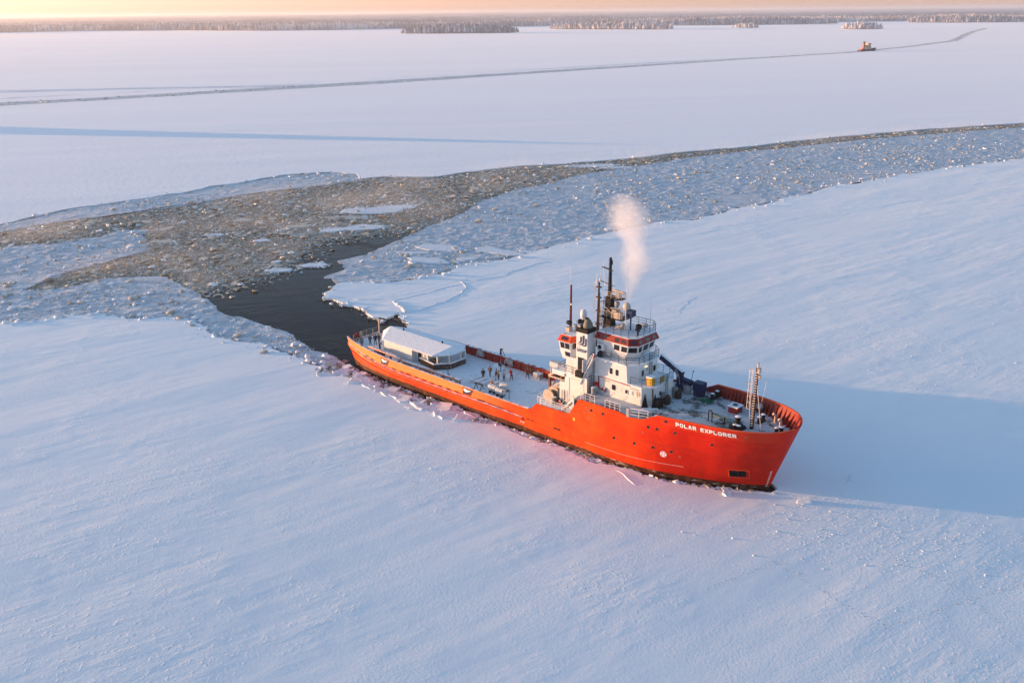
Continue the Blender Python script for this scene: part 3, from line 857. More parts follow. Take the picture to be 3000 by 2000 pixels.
# ---- hull form
ST = np.array([  # station, half breadth at the water, half breadth at the rail
    (-73.4, 2.2, 2.9), (-73.2, 3.4, 3.9), (-72.6, 4.5, 4.7), (-71.2, 5.4, 5.4), (-68.5, 6.35, 6.0), (-65, 6.85, 6.45), (-61, 7.05, 6.75), (-50, 7.12, 6.85), (-20, 7.12, 6.9), (-14.5, 6.7, 6.9),
    (-11.6, 5.95, 6.8), (-8.4, 4.85, 6.5), (-5, 3.35, 5.9), (-2.8, 2.15, 5.05), (-1.2, 1.15, 3.75), (-.4, .5, 2.3), (0, .06, .9)])
_xs = np.linspace(-73.4, 0, 400)


def _smooth(col):
    y = np.interp(_xs, ST[:, 0], ST[:, col])
    k = np.ones(9) / 9
    z = np.convolve(np.pad(y, 4, 'edge'), k, 'valid')
    m = np.clip((_xs + 72.8) / 2, 0, 1) * np.clip((-0.6 - _xs) / 2, 0, 1)
    return y * (1 - m) + z * m


_bw, _bt = _smooth(1), _smooth(2)
TOPX = [-76, -70, -60, -45, -33, -31.65, -30.7, -25.0, -23.45, -17.2, -15.6, -13.5, -11.5, -8, -4, 0, 4]
TOPZ = [4.0, 3.8, 3.64, 3.6, 3.68, 3.75, 4.8, 4.95, 7.42, 7.48, 7.2, 7.45, 8.5, 8.7, 8.85, 9.0, 9.1]


def shift(s, z):
    w = np.clip((s + 12) / 12, 0, 1) ** 2
    st = np.clip((-70.5 - s) / 3, 0, 1)
    return 0.335 * z * w - st * 0.55 * np.clip(z, 0, 3.6)


def half0(s, z):
    zr = np.interp(s, [-40, -20, -8], [3.65, 7.5, 8.8])
    f = np.clip(z / zr, -.1, 1.15)
    e = np.interp(s, [-20, -6], [1.0, 1.25])
    f = np.sign(f) * np.abs(f) ** e
    bw, bt = np.interp(s, _xs, _bw), np.interp(s, _xs, _bt)
    return bw + (bt - bw) * f


def half(s, z):
    """half breadth at true station s and height z"""
    S = _xs + shift(_xs, z)
    return float(np.interp(s, S, half0(_xs, z)))


def topz(s, side=-1):
    if side > 0 and s < -33: return float(np.interp(s, [-80, -67.5, -65.5, -33.5, -33], [2.72, 2.72, 3.2, 3.2, 3.68]))
    z = float(np.interp(s, TOPX, TOPZ))
    return min(z, float(np.interp(s, [-80, -75.2, -74.0], [2.72, 2.72, 4.2]))) if s < -74 else z


def hull_pt(s, z, side=-1, off=0.0):
    b = half(s, z)
    p = Vector((s, side * b, z))
    if off:
        d1 = Vector((.1, side * (half(s + .05, z) - half(s - .05, z)), 0)); d2 = Vector((0, side * (half(s, z + .05) - half(s, z - .05)), .1))
        n = d1.cross(d2).normalized()
        if n.y * side < 0: n = -n
        p += n * off
    return p


def top_at(s0): return float(np.interp(s0, TOPX, TOPZ))


cols = sorted(set(list(np.round(np.concatenate([np.linspace(-73.4, -70, 12), np.linspace(-69, -34, 36), np.linspace(-33, -10, 70), np.linspace(-9.5, 0, 40)]), 3)) + [-31.65, -30.7, -25.0, -23.45, -17.2, -15.6, -13.5, -11.5]))
rows = 16


def shell(name, mat, inset=0.0, zlow=-1.0, smin=-74, smax=1, close=True, flip=False):
    m = MB(); vs = []
    cc = [c for c in cols if smin <= c <= smax]
    for c in cc:
        # the rail height follows the true station at the rail
        for side in (-1, 1):
            zt = topz(c + float(shift(np.array(c), topz(c))), side)
            for k in range(rows):
                zz = zlow + (zt - zlow) * k / (rows - 1)
                b = max(0.02, float(half0(c, zz)) - inset)
                sh = float(shift(np.array(c), zz)) * 1.0
                vs.append((c + sh - (inset if c > -1.2 else 0) + (inset if c < -73 else 0), side * b, zz))
    fs = []
    R = rows
    for i in range(len(cc) - 1):
        for k in range(R - 1):
            a = 2 * R * i + k; b = a + 2 * R
            q = (a, b, b + 1, a + 1)
            fs.append(q)
            a += R; b += R
            fs.append((a, a + 1, b + 1, b))
    if close:
        for i, rev in ((0, False), (len(cc) - 1, True)):
            for k in range(R - 1):
                a = 2 * R * i + k; b = a + R
                q = (a, a + 1, b + 1, b)
                fs.append(q[::-1] if rev else q)
    if flip: fs = [q[::-1] for q in fs]
    m.add(vs, fs)
    o = m.build(name, mat, ship, smooth=True)
    return o


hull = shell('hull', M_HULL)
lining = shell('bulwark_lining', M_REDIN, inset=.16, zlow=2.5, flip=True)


def ribbon(name, mat, f, ss, parent):
    """strip swept along the hull; f(s) gives the four corners of its section"""
    m = MB(); vs = []
    for s in ss: vs += [tuple(p) for p in f(s)]
    fs = []
    for i in range(len(ss) - 1):
        for k in range(4):
            a = 4 * i + k; b = 4 * i + (k + 1) % 4
            fs.append((a, b, b + 4, a + 4))
    fs += [(0, 3, 2, 1), tuple(4 * (len(ss) - 1) + k for k in range(4))]
    m.add(vs, fs)
    return m.build(name, mat, parent, fix=True)


def rail_cap(c, side):
    zt = topz(c + float(shift(np.array(c), topz(c))), side)
    b = float(half0(c, zt)); s = c + float(shift(np.array(c), zt))
    return [(s, side * (b + .05), zt - .04), (s, side * (b + .05), zt + .05), (s, side * max(.01, b - .24), zt + .05), (s, side * max(.01, b - .24), zt - .04)]


M_CAP = paint('frosted_cap', (0.74, 0.36, 0.26), .7, .35, (0.5, .1, .05), .2, frost=.55)
for side in (-1, 1):
    ribbon('rail_cap', M_CAP if side < 0 else M_BLACK, lambda c: rail_cap(c, side), [c for c in cols if c <= -31.7], ship)
    ribbon('rail_cap', M_RED, lambda c: rail_cap(c, side), [c for c in cols if c >= -13.5], ship)
m = MB()
for c in (cols[0],):
    zt = 2.72; b = float(half0(c, zt)); s = c + float(shift(np.array(c), zt))
    m.box(s - .06, s + .22, -b - .05, b + .05, zt - .03, zt + .055)
m.build('rail_cap', M_CAP, ship)
# fender strakes with snow lying on them
zfen = lambda s: float(np.interp(s, [-74, -70.7, -66.5, -58.7, -52.8, -45, -38, -33], [3.1, 2.85, 2.5, 2.15, 2.15, 2.2, 2.3, 2.2]))


def strake(s, z0, z1, out, side):
    a, b = half(s, z0), half(s, z1)
    return [(s, side * (a - .05), z0), (s, side * (a + out), z0 + .06), (s, side * (b + out * .9), z1 - .03), (s, side * (b - .05), z1)]


for side in (-1, 1):
    ss = list(np.linspace(-73.8, -33.0, 110))
    ribbon('fender_strake', M_HULL, lambda s: strake(s, zfen(s) - .42, zfen(s) - .06, .28, side), ss, ship)
    ribbon('strake_snow', M_SNOWTOP, lambda s: strake(s, zfen(s) - .055, zfen(s) + .03 + .025 * math.sin(s * 3.1), .20, side), ss, ship)
    ss2 = list(np.linspace(-74.2, -55.0, 60))
    ribbon('fender_strake', M_HULL, lambda s: strake(s, zfen(s) - 1.0, zfen(s) - .74, .16 * min(1, (-55 - s) / 6), side), ss2, ship)
ribbon('hull_seam', M_WTEXT, lambda s: strake(s, 1.86 + .035 * max(0, s + 17), 1.93 + .035 * max(0, s + 17), .03, -1), list(np.linspace(-22.2, -8.5, 40)), ship)
ribbon('hull_seam', M_TRIM, lambda s: strake(s, 2.18 - .035 * (s + 33), 2.24 - .035 * (s + 33), .04, -1), list(np.linspace(-33.0, -22.3, 30)), ship)
ribbon('hull_seam', M_TRIM, lambda s: strake(s, 4.55, 4.60, .02, -1), list(np.linspace(-22.0, -4.0, 40)), ship)


def hull_patch(name, mat, s0, s1, z0, z1, off, parent, inner=None):
    m = MB(); n = 3
    for o_, rev in ((off, False),):
        vs = [hull_pt(s0 + (s1 - s0) * i / n, z0 + (z1 - z0) * j / n, -1, o_) for j in range(n + 1) for i in range(n + 1)]
        m.add(vs, [(j * (n + 1) + i, j * (n + 1) + i + 1, (j + 1) * (n + 1) + i + 1, (j + 1) * (n + 1) + i) for j in range(n) for i in range(n)])
    return m.build(name, mat, parent)


def hull_quad(name, mat, pts, off, parent, side=-1):
    m = MB(); m.add([hull_pt(s, z, side, off) for s, z in pts], [tuple(range(len(pts)))])
    return m.build(name, mat, parent)


# freeing ports: dark slots above the strake
for s, z in ((-66.9, 2.68), (-65.4, 2.55), (-59.8, 2.42), (-58.0, 2.40), (-56.4, 2.40), (-54.6, 2.40), (-52.8, 2.38), (-51.1, 2.37), (-49.4, 2.38), (-47.6, 2.39), (-45.9, 2.40)):
    hull_quad('freeing_port', M_BLACK, [(s - .45, z - .06), (s + .45, z - .06), (s + .45, z + .12), (s - .45, z + .12)], .025, hull)
for s0, s1, z0, z1 in ((-41.7, -40.2, 2.34, 2.54), (-39.6, -36.4, 2.36, 2.5), (-35.9, -34.9, 2.36, 2.46), (-32.3, -31.7, 2.14, 2.30), (-31.5, -31.0, 2.14, 2.30), (-27.5, -26.95, 2.18, 2.42), (-26.85, -26.3, 2.18, 2.42)):
    hull_quad('freeing_port', M_BLACK, [(s0, z0), (s1, z0), (s1, z1), (s0, z1)], .025, hull)
# mooring openings cut in the bulwark: dark recess, frame and snow heaped on the sill
for s in (-63.0, -44.6):
    o = hull_quad('mooring_port', M_NAVY, [(s, 3.46), (s + 1.9, 3.46), (s + 1.35, 2.55), (s + .12, 2.55)], .03, hull)
    m = MB(); c = [(s - .05, 3.47), (s + .1, 2.52), (s + 1.4, 2.52), (s + 1.95, 3.47)]
    m.path([hull_pt(a, b, -1, .04) for a, b in c], .05)
    m.build('port_frame', M_RED, o)
    m = MB(); m.add([hull_pt(a, b, -1, d) for a, b, d in ((s + .18, 3.02, .05), (s + .75, 2.92, .12), (s + 1.30, 3.06, .05), (s + 1.62, 3.30, .05), (s + .9, 3.28, .10), (s + .14, 3.36, .05))], [(0, 1, 4, 5), (1, 2, 3, 4)])
    m.build('snow_heap', M_SNOWTOP, o)


M_FIT = plain('hull_fitting_paint', (.30, .13, .10), .6)


def porthole(s, z, r, mat, name='porthole'):
    m = MB(); n = 12
    c = hull_pt(s, z, -1, .035)
    d1 = (hull_pt(s + .1, z, -1, .035) - hull_pt(s - .1, z, -1, .035)).normalized(); d2 = (hull_pt(s, z + .1, -1, .035) - hull_pt(s, z - .1, -1, .035)).normalized()
    nn = d1.cross(d2).normalized(); nn = nn if nn.y < 0 else -nn
    ring = lambda k, o: [c + (d1 * math.cos(2 * math.pi * i / n) + d2 * math.sin(2 * math.pi * i / n)) * k + nn * o for i in range(n)]
    A, B, D = ring(r * 1.22, -.03), ring(r * 1.15, .0), ring(r, -.012)
    m.add(A + B + D, [(i, (i + 1) % n, n + (i + 1) % n, n + i) for i in range(n)] + [(n + i, n + (i + 1) % n, 2 * n + (i + 1) % n, 2 * n + i) for i in range(n)])
    m.cur = 1
    m.add(D, [tuple(range(n))])
    return m.build(name, [M_RED if mat is not M_GREY else M_GREY, mat], hull)


for s, z in ((-21.35, 6.45), (-19.5, 6.5), (-17.7, 3.8), (-14.7, 3.95), (-12.8, 6.65), (-11.6, 6.7), (-10.4, 8.05), (-9.3, 6.75), (-12.2, 4.05), (-9.9, 4.0), (-4.9, 6.2)):
    porthole(s, z, .20, M_GLASS)
for s, z in ((-22.2, 6.6), (-22.5, 5.9), (-21.7, 5.3), (-13.5, 5.75), (-8.9, 3.55), (-.9, 8.15)):
    porthole(s, z, .13, M_FIT, 'hull_fitting')
porthole(-24.1, 4.5, .22, M_YEL, 'hull_lamp')
# thruster mark: white disc with a red cross
o = None
m = MB(); n = 20; c = (-10.9, 3.45); R = .40
m.add([hull_pt(c[0] + R * math.cos(2 * math.pi * i / n), c[1] + R * math.sin(2 * math.pi * i / n), -1, .025) for i in range(n)], [tuple(range(n))])
o = m.build('thruster_mark', M_WTEXT, hull)
m = MB()
for a in (.6, .6 + math.pi / 2, .6 + math.pi, .6 + 1.5 * math.pi):
    d = Vector((math.cos(a), math.sin(a))); e = Vector((-d.y, d.x))
    m.add([hull_pt(*(Vector(c) + p), -1, .035) for p in (d * .08, d * .30 + e * .10, d * .30 - e * .10)], [(0, 1, 2)])
m.build('mark_blade', M_RED, o)
# anchor recess in the bow
hp = [(-3.45, 1.85), (-1.75, 2.0), (-1.65, 2.95), (-3.45, 2.75)]
o = hull_quad('anchor_recess', M_BLACK, hp, .02, hull)
m = MB(); m.path([hull_pt(a, b, -1, .03) for a, b in ((-3.5, 1.8), (-1.45, 1.85), (-1.35, 3.05), (-3.5, 2.85), (-3.5, 1.8))], .045); m.build('recess_frame', M_RED, o)
m = MB(); m.path([hull_pt(a, b, -1, .06) for a, b in ((-3.2, 2.3), (-2.5, 2.15), (-1.9, 2.35))], .12); m.path([hull_pt(-2.5, 2.15, -1, .06), hull_pt(-2.5, 2.8, -1, .06)], .10); m.build('stowed_anchor', M_BLACK, o)
# draught marks by the stem
m = MB()
for k in range(9):
    z = .7 + k * .28; s = .15 + z * .30 - .45
    m.add([hull_pt(s + a, z + b, -1, .02) for a, b in ((0, 0), (.13, 0), (.13, .11), (0, .11))], [(0, 1, 2, 3)])
m.build('draught_marks', M_WTEXT, hull)
# lighter scuff marks amidships
m = MB()
for (a, b, c, d) in ((-33.4, 1.35, -33.2, 1.75), (-33.1, 1.7, -32.9, 1.4), (-32.8, 1.35, -32.6, 1.7), (-33.3, 1.5, -32.7, 1.55)):
    m.path([hull_pt(a, b, -1, .02), hull_pt(c, d, -1, .02)], .025, 4)
m.build('chalk_mark', M_WTEXT, hull)

# ---- lettering made of strokes
GLY = {
    'P': [[(0, 0), (0, 1), (.8, 1), (1, .84), (1, .58), (.8, .42), (0, .42)]],
    'O': [[(.22, 0), (0, .2), (0, .8), (.22, 1), (.78, 1), (1, .8), (1, .2), (.78, 0), (.22, 0)]],
    'L': [[(0, 1), (0, 0), (1, 0)]],
    'A': [[(0, 0), (.38, 1), (.62, 1), (1, 0)], [(.16, .32), (.84, .32)]],
    'R': [[(0, 0), (0, 1), (.8, 1), (1, .84), (1, .60), (.8, .44), (0, .44)], [(.5, .44), (1, 0)]],
    'E': [[(1, 1), (.25, 1), (0, .8), (0, .2), (.25, 0), (1, 0)], [(0, .5), (.92, .5)]],
    'X': [[(0, 0), (1, 1)], [(0, 1), (1, 0)]],
    'G': [[(1, 1), (.22, 1), (0, .8), (0, .2), (.22, 0), (1, 0), (1, .5), (.55, .5)]],
    'U': [[(0, 1), (0, .2), (.22, 0), (.78, 0), (1, .2), (1, 1)]],
}


def letters(word, u0, v0, wd, ht, gap, th, fmap, mat, parent, name='letter'):
    u = u0
    for ch in word:
        if ch == ' ': u += wd * .75 + gap; continue
        m = MB()
        for line in GLY[ch]:
            pts = [Vector((th / 2 + p[0] * (wd - th), th / 2 + p[1] * (ht - th))) for p in line]
            for i, (a, b) in enumerate(zip(pts[:-1], pts[1:])):
                d = (b - a).normalized(); e = Vector((-d.y, d.x)) * th / 2; x = d * th * .35
                a2, b2 = a - x, b + x
                n = 3
                vs = []
                for k in range(n + 1):
                    q = a2 + (b2 - a2) * k / n
                    vs += [fmap(u + (q + e).x, v0 + (q + e).y, i % 2), fmap(u + (q - e).x, v0 + (q - e).y, i % 2)]
                m.add(vs, [(2 * k, 2 * k + 1, 2 * k + 3, 2 * k + 2) for k in range(n)])
        m.build(name, mat, parent)
        u += wd + gap


letters('POLAR EXPLORER', -9.12, 0, .445, .56, .084, .140, lambda u, v, k: hull_pt(u, 7.76 + (u + 9.12) * .016 + v, -1, .03 + .006 * k), M_WTEXT, hull, 'name_letter')


# ---- decks
def deck(name, s0, s1, z, mat, n=40, inset=.1):
    ss = np.linspace(s0, s1, n)
    a = [(s, -max(.02, half(s, z) - inset)) for s in ss]; b = [(s, max(.02, half(s, z) - inset)) for s in ss[::-1]]
    m = MB(); m.prism(a + b, z - .06, z)
    return m.build(name, mat, ship)


deck('main_deck', -74.6, -24.4, 2.6, M_DECK, 60)
deck('fore_deck', -24.4, 2.35, 7.2, M_FDECK, 60)
m = MB(); b = half(-24.4, 5); m.box(-24.5, -24.3, -b + .15, b - .15, 2.6, 7.14); m.build('break_bulkhead', M_WHITE, ship)
# raised side platform by the winch, both sides
for side in (-1, 1):
    m = MB(); y0, y1 = sorted((side * 6.75, side * 4.0)); m.box(-31.2, -24.5, y0, y1, 2.6, 4.35); m.build('side_platform', M_DECK, ship)
# bulwark ribs inside the bow, port and starboard
for k, c in enumerate(np.linspace(-11.2, -.5, 22)):
    for side in (-1, 1):
        zt = topz(c + 1.5) - .05
        m = MB()
        z0 = 7.2
        p0 = Vector((c + float(shift(np.array(c), z0)), side * (float(half0(c, z0)) - .15), z0)); p1 = Vector((c + float(shift(np.array(c), zt)), side * (float(half0(c, zt)) - .15), zt))
        inn = Vector((-.25 if c > -2.5 else 0, -side * .42, 0))
        q0 = p0 + inn; t = Vector((.035, 0, 0)) if c < -2.5 else Vector((0, .035, 0))
        m.add([p0 - t, q0 - t, p1 - t, p0 + t, q0 + t, p1 + t], [(0, 1, 2), (3, 5, 4), (0, 3, 4, 1), (1, 4, 5, 2), (2, 5, 3, 0)])
        m.build('bulwark_rib', M_TRIM, lining)


# ---- railings
def railing(name, pts, h, mat, parent, bars=3, gap=1.2, r=.028, base=None):
    m = MB()
    P3 = [Vector(p) for p in pts]
    for a, b in zip(P3[:-1], P3[1:]):
        n = max(1, round((b - a).length / gap))
        for i in range(n + 1):
            p = a + (b - a) * i / n
            m.tube(p, p + Vector((0, 0, h)), r, r, 4)
        for k in range(bars):
            z = Vector((0, 0, h * (k + 1) / bars))
            m.tube(a + z, b + z, r * (1.15 if k == bars - 1 else .8), None, 4)
    return m.build(name, mat, parent)


def fitted(pts_sz, name='side_railing', h=1.0, mat=None, bars=3, gap=1.0):
    return railing(name, [(s, -(half(s, z) - .08), z) for s, z in pts_sz], h, mat or M_RAILW, ship, bars, gap, .035)


fitted([(-29.9, 4.85), (-27.4, 4.9)]); fitted([(-27.1, 4.9), (-24.5, 5.0)])
railing('side_railing', [(-30.0, -6.8, 4.85), (-31.0, -6.2, 4.6)], 1.0, M_RAILW, ship, 3, 1.2, .035)
fitted([(-23.2, 7.45), (-20.9, 7.45)], h=1.02, gap=.75)
fitted([(-19.3, 7.46), (-17.0, 7.46)], h=1.02, gap=.75)
fitted([(-15.5, 7.2), (-12.9, 7.55)], h=1.15, gap=1.3)
m = MB(); m.box(-16.0, -15.6, -6.9, -6.6, 7.2, 8.3); m.build('rail_locker', M_GREY, ship)
# blue weather cloths behind the railings
for s0, s1, z0, z1 in ((-22.7, -21.6, 7.5, 8.4), (-19.2, -17.1, 7.5, 8.2)):
    m = MB(); m.box(s0, s1, -6.72, -6.69, z0, z1); m.build('weather_cloth', M_NAVY, ship)
# starboard and port crash rails
for side in (-1, 1):
    m = MB()
    top = [(-68.4, 3.0), (-67.8, 3.62), (-66.3, 3.70), (-61.3, 3.55), (-59.9, 3.22), (-46.9, 3.25)] if side < 0 else [(-68, 3.3), (-60, 3.6), (-56, 3.95), (-37.5, 3.98)]
    y = side * 5.25
    for (a, za), (b, zb) in zip(top[:-1], top[1:]):
        d = Vector((b - a, 0, zb - za)); L = d.length; d /= L
        m.obox(((a + b) / 2, y, (za + zb) / 2 + (.14 if side < 0 else -.08)), d * (L / 2), (0, .22, 0), (-d.z * .15, 0, d.x * .15))
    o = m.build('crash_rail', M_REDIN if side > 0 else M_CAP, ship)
    m = MB()
    if side < 0:
        for s in np.linspace(-68.2, -46.95, 12): m.box(s - .1, s + .1, y - .12, y + .12, 2.6, float(np.interp(s, [t[0] for t in top], [t[1] for t in top])) - .12)
        m.build('rail_post', M_REDIN, o)
        for s0, s1, z1 in ((-65.9, -63.8, 3.55), (-59.6, -57.5, 3.08), (-55.8, -53.2, 3.08), (-50.6, -50.1, 3.08), (-48.0, -47.4, 3.08)):
            p = MB(); p.box(s0, s1, y - .05, y + .05, 2.62, z1); p.build('rail_plate', M_REDIN, o)
    else:
        for s in np.arange(-67, -37.6, 1.5): m.box(s - .07, s + .07, y - .14, y - .02, 2.6, float(np.interp(s, [t[0] for t in top], [t[1] for t in top])) - .12)
        m.build('rail_post', M_REDIN, o)
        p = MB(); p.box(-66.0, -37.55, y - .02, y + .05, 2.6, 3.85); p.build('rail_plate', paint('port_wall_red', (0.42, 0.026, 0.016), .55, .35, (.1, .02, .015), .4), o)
# port side fittings on that wall
m = MB(); m.tube((-48.9, 5.5, 3.9), (-48.9, 5.5, 5.0), .16, .12, 6); m.tube((-48.9, 5.5, 5.0), (-48.3, 5.4, 5.05), .08, .08, 5); m.tube((-48.6, 5.4, 4.95), (-47.6, 5.3, 3.9), .05, .05, 5); m.build('small_davit', M_BLACK, ship)

# stern frame: goal posts and crossing beam
m = MB()
m.tube((-71.9, .4, 2.6), (-71.9, .4, 6.45), .13, .12, 6); m.build('stern_post', M_BUFF, ship)
m = MB(); m.tube((-71.9, .4, 6.4), (-69.2, 4.3, 4.85), .12, .12, 6); m.build('stern_beam', M_RUST, ship)
m = MB()
m.path([(-73.2, 4.6, 2.6), (-73.2, 4.6, 5.0), (-69.8, 4.3, 5.3), (-69.8, 4.3, 2.6)], .07, 5); m.tube((-71.8, 4.5, 2.6), (-71.8, 4.5, 5.1), .05, .05, 5); m.build('stern_gate', M_RUST, ship)
railing('stern_railing', [(-74.2, -3.3, 2.75), (-74.6, -2.2, 2.75), (-74.8, 0, 2.75), (-74.5, 2.4, 2.75), (-72.5, 4.4, 2.75), (-68, 5.8, 2.75)], 1.05, M_BUFF, ship, 3, 1.3)
# mooring bollards aft
for s, t in ((-72.2, -4.3), (-71.0, -4.9)):
    m = MB(); m.lathe((s, t, 2.6), [(.2, 0), (.2, .55), (.28, .6), (.28, .7), (0.02, .72)], 10); m.build('mooring_bollard', M_BLACK, ship)

# ------------------------------------------------------------------ superstructure
def window(name, parent, c, ax, ay, w, h, mats=None, out=.03, fr=.06, frame=True, round_=0.0):
    """frame ring with a dark pane set into it; ax, ay span the wall, outward normal = ax x ay"""
    c, ax, ay = Vector(c), Vector(ax).normalized(), Vector(ay)
    n = ax.cross(ay).normalized(); ay = n.cross(ax)
    m = MB()

    def ring(hw, hh, o):
        if round_ <= 0: q = [(-hw, -hh), (hw, -hh), (hw, hh), (-hw, hh)]
        else:
            r_ = min(round_, hw * .9, hh * .9); q = []
            for sx, sy, a0 in ((1, -1, -90), (1, 1, 0), (-1, 1, 90), (-1, -1, 180)):
                for a in (0, 45, 90):
                    t = math.radians(a0 + a); q.append((sx * (hw - r_) + r_ * math.cos(t), sy * (hh - r_) + r_ * math.sin(t)))
        return [c + ax * x + ay * y + n * o for x, y in q]
    A, B, D = ring(w / 2 + fr, h / 2 + fr, -.02), ring(w / 2 + fr * .8, h / 2 + fr * .8, out), ring(w / 2, h / 2, out * .4)
    k = len(A)
    if frame:
        m.add(A + B + D, [(i, (i + 1) % k, k + (i + 1) % k, k + i) for i in range(k)] + [(k + i, k + (i + 1) % k, 2 * k + (i + 1) % k, 2 * k + i) for i in range(k)])
    m.cur = 1
    m.add(D, [tuple(range(k))])
    return m.build(name, mats or [M_WHITE, M_GLASS], parent)


SX, SY, SZ = Vector((1, 0, 0)), Vector((0, 1, 0)), Vector((0, 0, 1))


def wall(rings, name, mat, parent, cap=True):
    """stack of outlines (poly, z) lofted into one casing"""
    m = MB(); n = len(rings[0][0]); vs = []
    for p, z in rings: vs += [(x, y, z) for x, y in p]
    fs = []
    for k in range(len(rings) - 1):
        for i in range(n):
            j = (i + 1) % n
            fs.append((k * n + i, k * n + j, (k + 1) * n + j, (k + 1) * n + i))
    fs += [tuple(range(n))[::-1], tuple(range((len(rings) - 1) * n, len(rings) * n))]
    m.add(vs, fs)
    return m.build(name, mat, parent, fix=True)


def oct_(sa, sf, sc, t, tf):
    """outline: square aft at sa, chamfered front (sc -> sf), half width t narrowing to tf"""
    return [(sa, -t), (sc, -t), (sf, -tf), (sf, tf), (sc, t), (sa, t)]


# lower house on the fore deck
lh = wall([(oct_(-23.9, -15.15, -16.4, 3.1, 2.1), 7.2), (oct_(-23.9, -15.3, -16.5, 3.1, 2.1), 9.62)], 'lower_deckhouse', M_WHITE, ship)
m = MB(); m.prism(oct_(-23.9, -15.2, -16.45, 3.2, 2.15), 9.62, 9.70); m.build('platform_deck', M_DECK, lh)
# upper house
uh = wall([(oct_(-23.9, -17.7, -18.7, 3.1, 2.1), 9.70), (oct_(-23.9, -17.8, -18.9, 3.1, 2.1), 11.98)], 'upper_deckhouse', M_WHITE, ship)
m = MB(); m.prism(oct_(-24.2, -17.55, -18.8, 3.3, 2.2), 11.98, 12.08); m.build('bridge_deck', M_DECK, uh)
railing('bridge_railing', [(-23.8, -3.2, 12.08), (-18.85, -3.2, 12.08), (-17.65, -2.15, 12.08), (-17.65, 2.15, 12.08), (-18.85, 3.2, 12.08), (-23.8, 3.2, 12.08)], 1.0, M_DARKRAIL, uh, 3, 1.1, .033)
railing('platform_railing', [(-18.2, -3.1, 9.70), (-16.45, -3.1, 9.70), (-15.3, -2.1, 9.70), (-15.3, 2.1, 9.70), (-16.5, 3.1, 9.70), (-18.5, 3.1, 9.7)], 1.0, M_DARKRAIL, lh, 3, 1.2, .03)
# windows, covers, door and pipes on the starboard wall
for s, z, w, h in ((-21.25, 10.72, .48, .8), (-20.3, 10.72, .48, .8)):
    window('window', uh, (s, -3.1, z), SX, SZ, w, h, round_=.14)
window('window', lh, (-20.75, -3.1, 8.6), SX, SZ, .62, .72, round_=.15)
for s in (-19.0, -18.05, -17.5):
    window('window_cover', lh, (s, -3.1, 8.55), SX, SZ, .7 if s > -18.5 else .9, .62, [M_WHITE, M_WHITE], round_=.2, out=.06)
window('window', lh, (-18.75, -3.1, 8.55), SX, SZ, .30, .45, round_=.1, out=.09)
window('window_cover', lh, (-16.95, -3.1, 8.7), SX, SZ, .35, .45, [M_BUFF, M_BUFF], out=.06)
m = MB(); m.path([(-23.1, -3.2, 7.9), (-23.2, -3.2, 9.55), (-22.6, -3.2, 9.62), (-18.3, -3.2, 9.5)], .06, 5); m.path([(-23.1, -3.2, 7.9), (-22.6, -3.25, 7.9)], .06, 5); m.build('fire_main_pipe', M_TRIM, lh)
m = MB(); m.box(-23.75, -23.25, -3.3, -3.1, 8.15, 8.65); m.build('hose_box', plain('signal_red', (.55, .02, .02)), lh)
for s0, s1, z in ((-22.4, -21.5, 9.25), (-18.2, -16.9, 9.2)):
    m = MB(); m.box(s0, s1, -3.2, -3.1, z - .05, z + .03); m.build('wall_light', M_GREY, lh)
# front faces: windows with hinged covers, ladders, vents
fx = -17.72
for t in (-1.2, 1.35):
    window('window', uh, (fx, t, 10.75), SY, SZ, .5, .8, round_=.14, out=.04)
    window('window_cover', uh, (fx + .04, t + .62, 10.8), SY, SZ, .5, .75, [M_WHITE, M_WHITE], round_=.2, out=.05)
m = MB(); m.box(fx - .02, fx + .12, -.8, -.25, 11.45, 11.53); m.build('lit_lamp', M_LAMP, uh)
m = MB(); m.box(fx - .02, fx + .14, -.55, -.2, 10.95, 11.2); m.build('junction_box', M_GREY, uh)


def ladder(name, p0, p1, side, w, mat, parent, r=.04, step=.3):
    p0, p1, side = Vector(p0), Vector(p1), Vector(side)
    m = MB()
    for k in (-1, 1): m.tube(p0 + side * k * w / 2, p1 + side * k * w / 2, r, r, 4)
    n = int((p1 - p0).length / step)
    for i in range(1, n):
        p = p0 + (p1 - p0) * i / n
        m.tube(p - side * w / 2, p + side * w / 2, r * .6, r * .6, 4)
    return m.build(name, mat, parent)


ladder('front_ladder', (fx + .2, .35, 9.75), (fx + .1, .35, 13.0), (0, 1, 0), .45, M_BLACK, uh)
ladder('front_ladder', (-14.95, .35, 7.2), (-15.1, .35, 10.7), (0, 1, 0), .45, M_BLACK, lh)
window('porthole', lh, (-15.2, -.85, 8.65), SY, SZ, .42, .55, [M_WHITE, M_GLASS], round_=.2)
for t in (-.45, 2.1):   # mushroom vents standing before the front wall
    m = MB(); m.box(-15.15, -14.75, t - .3, t + .3, 7.2, 8.3); m.lathe((-14.9, t, 8.45), [(.38, -.3), (.40, 0), (.28, .2), (.02, .25)], 10); m.build('vent_cowl', plain('vent_grey', (.20, .21, .21)), ship)
    m = MB(); m.lathe((-14.45, t + .1, 7.2), [(.40, 0), (.44, .3), (.44, .9), (.28, 1.2), (.02, 1.25)], 10); m.build('vent_drum', M_RUST, ship)
m = MB(); m.tube((-15.3, -2.2, 7.3), (-15.45, -2.2, 9.7), .10, .08, 6); m.build('anchor_shank_pipe', M_MAST, ship)
m = MB(); m.box(-15.1, -14.3, -2.2, -1.4, 7.2, 8.1); m.box(-15.2, -14.2, -2.3, -1.3, 8.1, 8.18); m.build('deck_box', M_BLACK, ship)

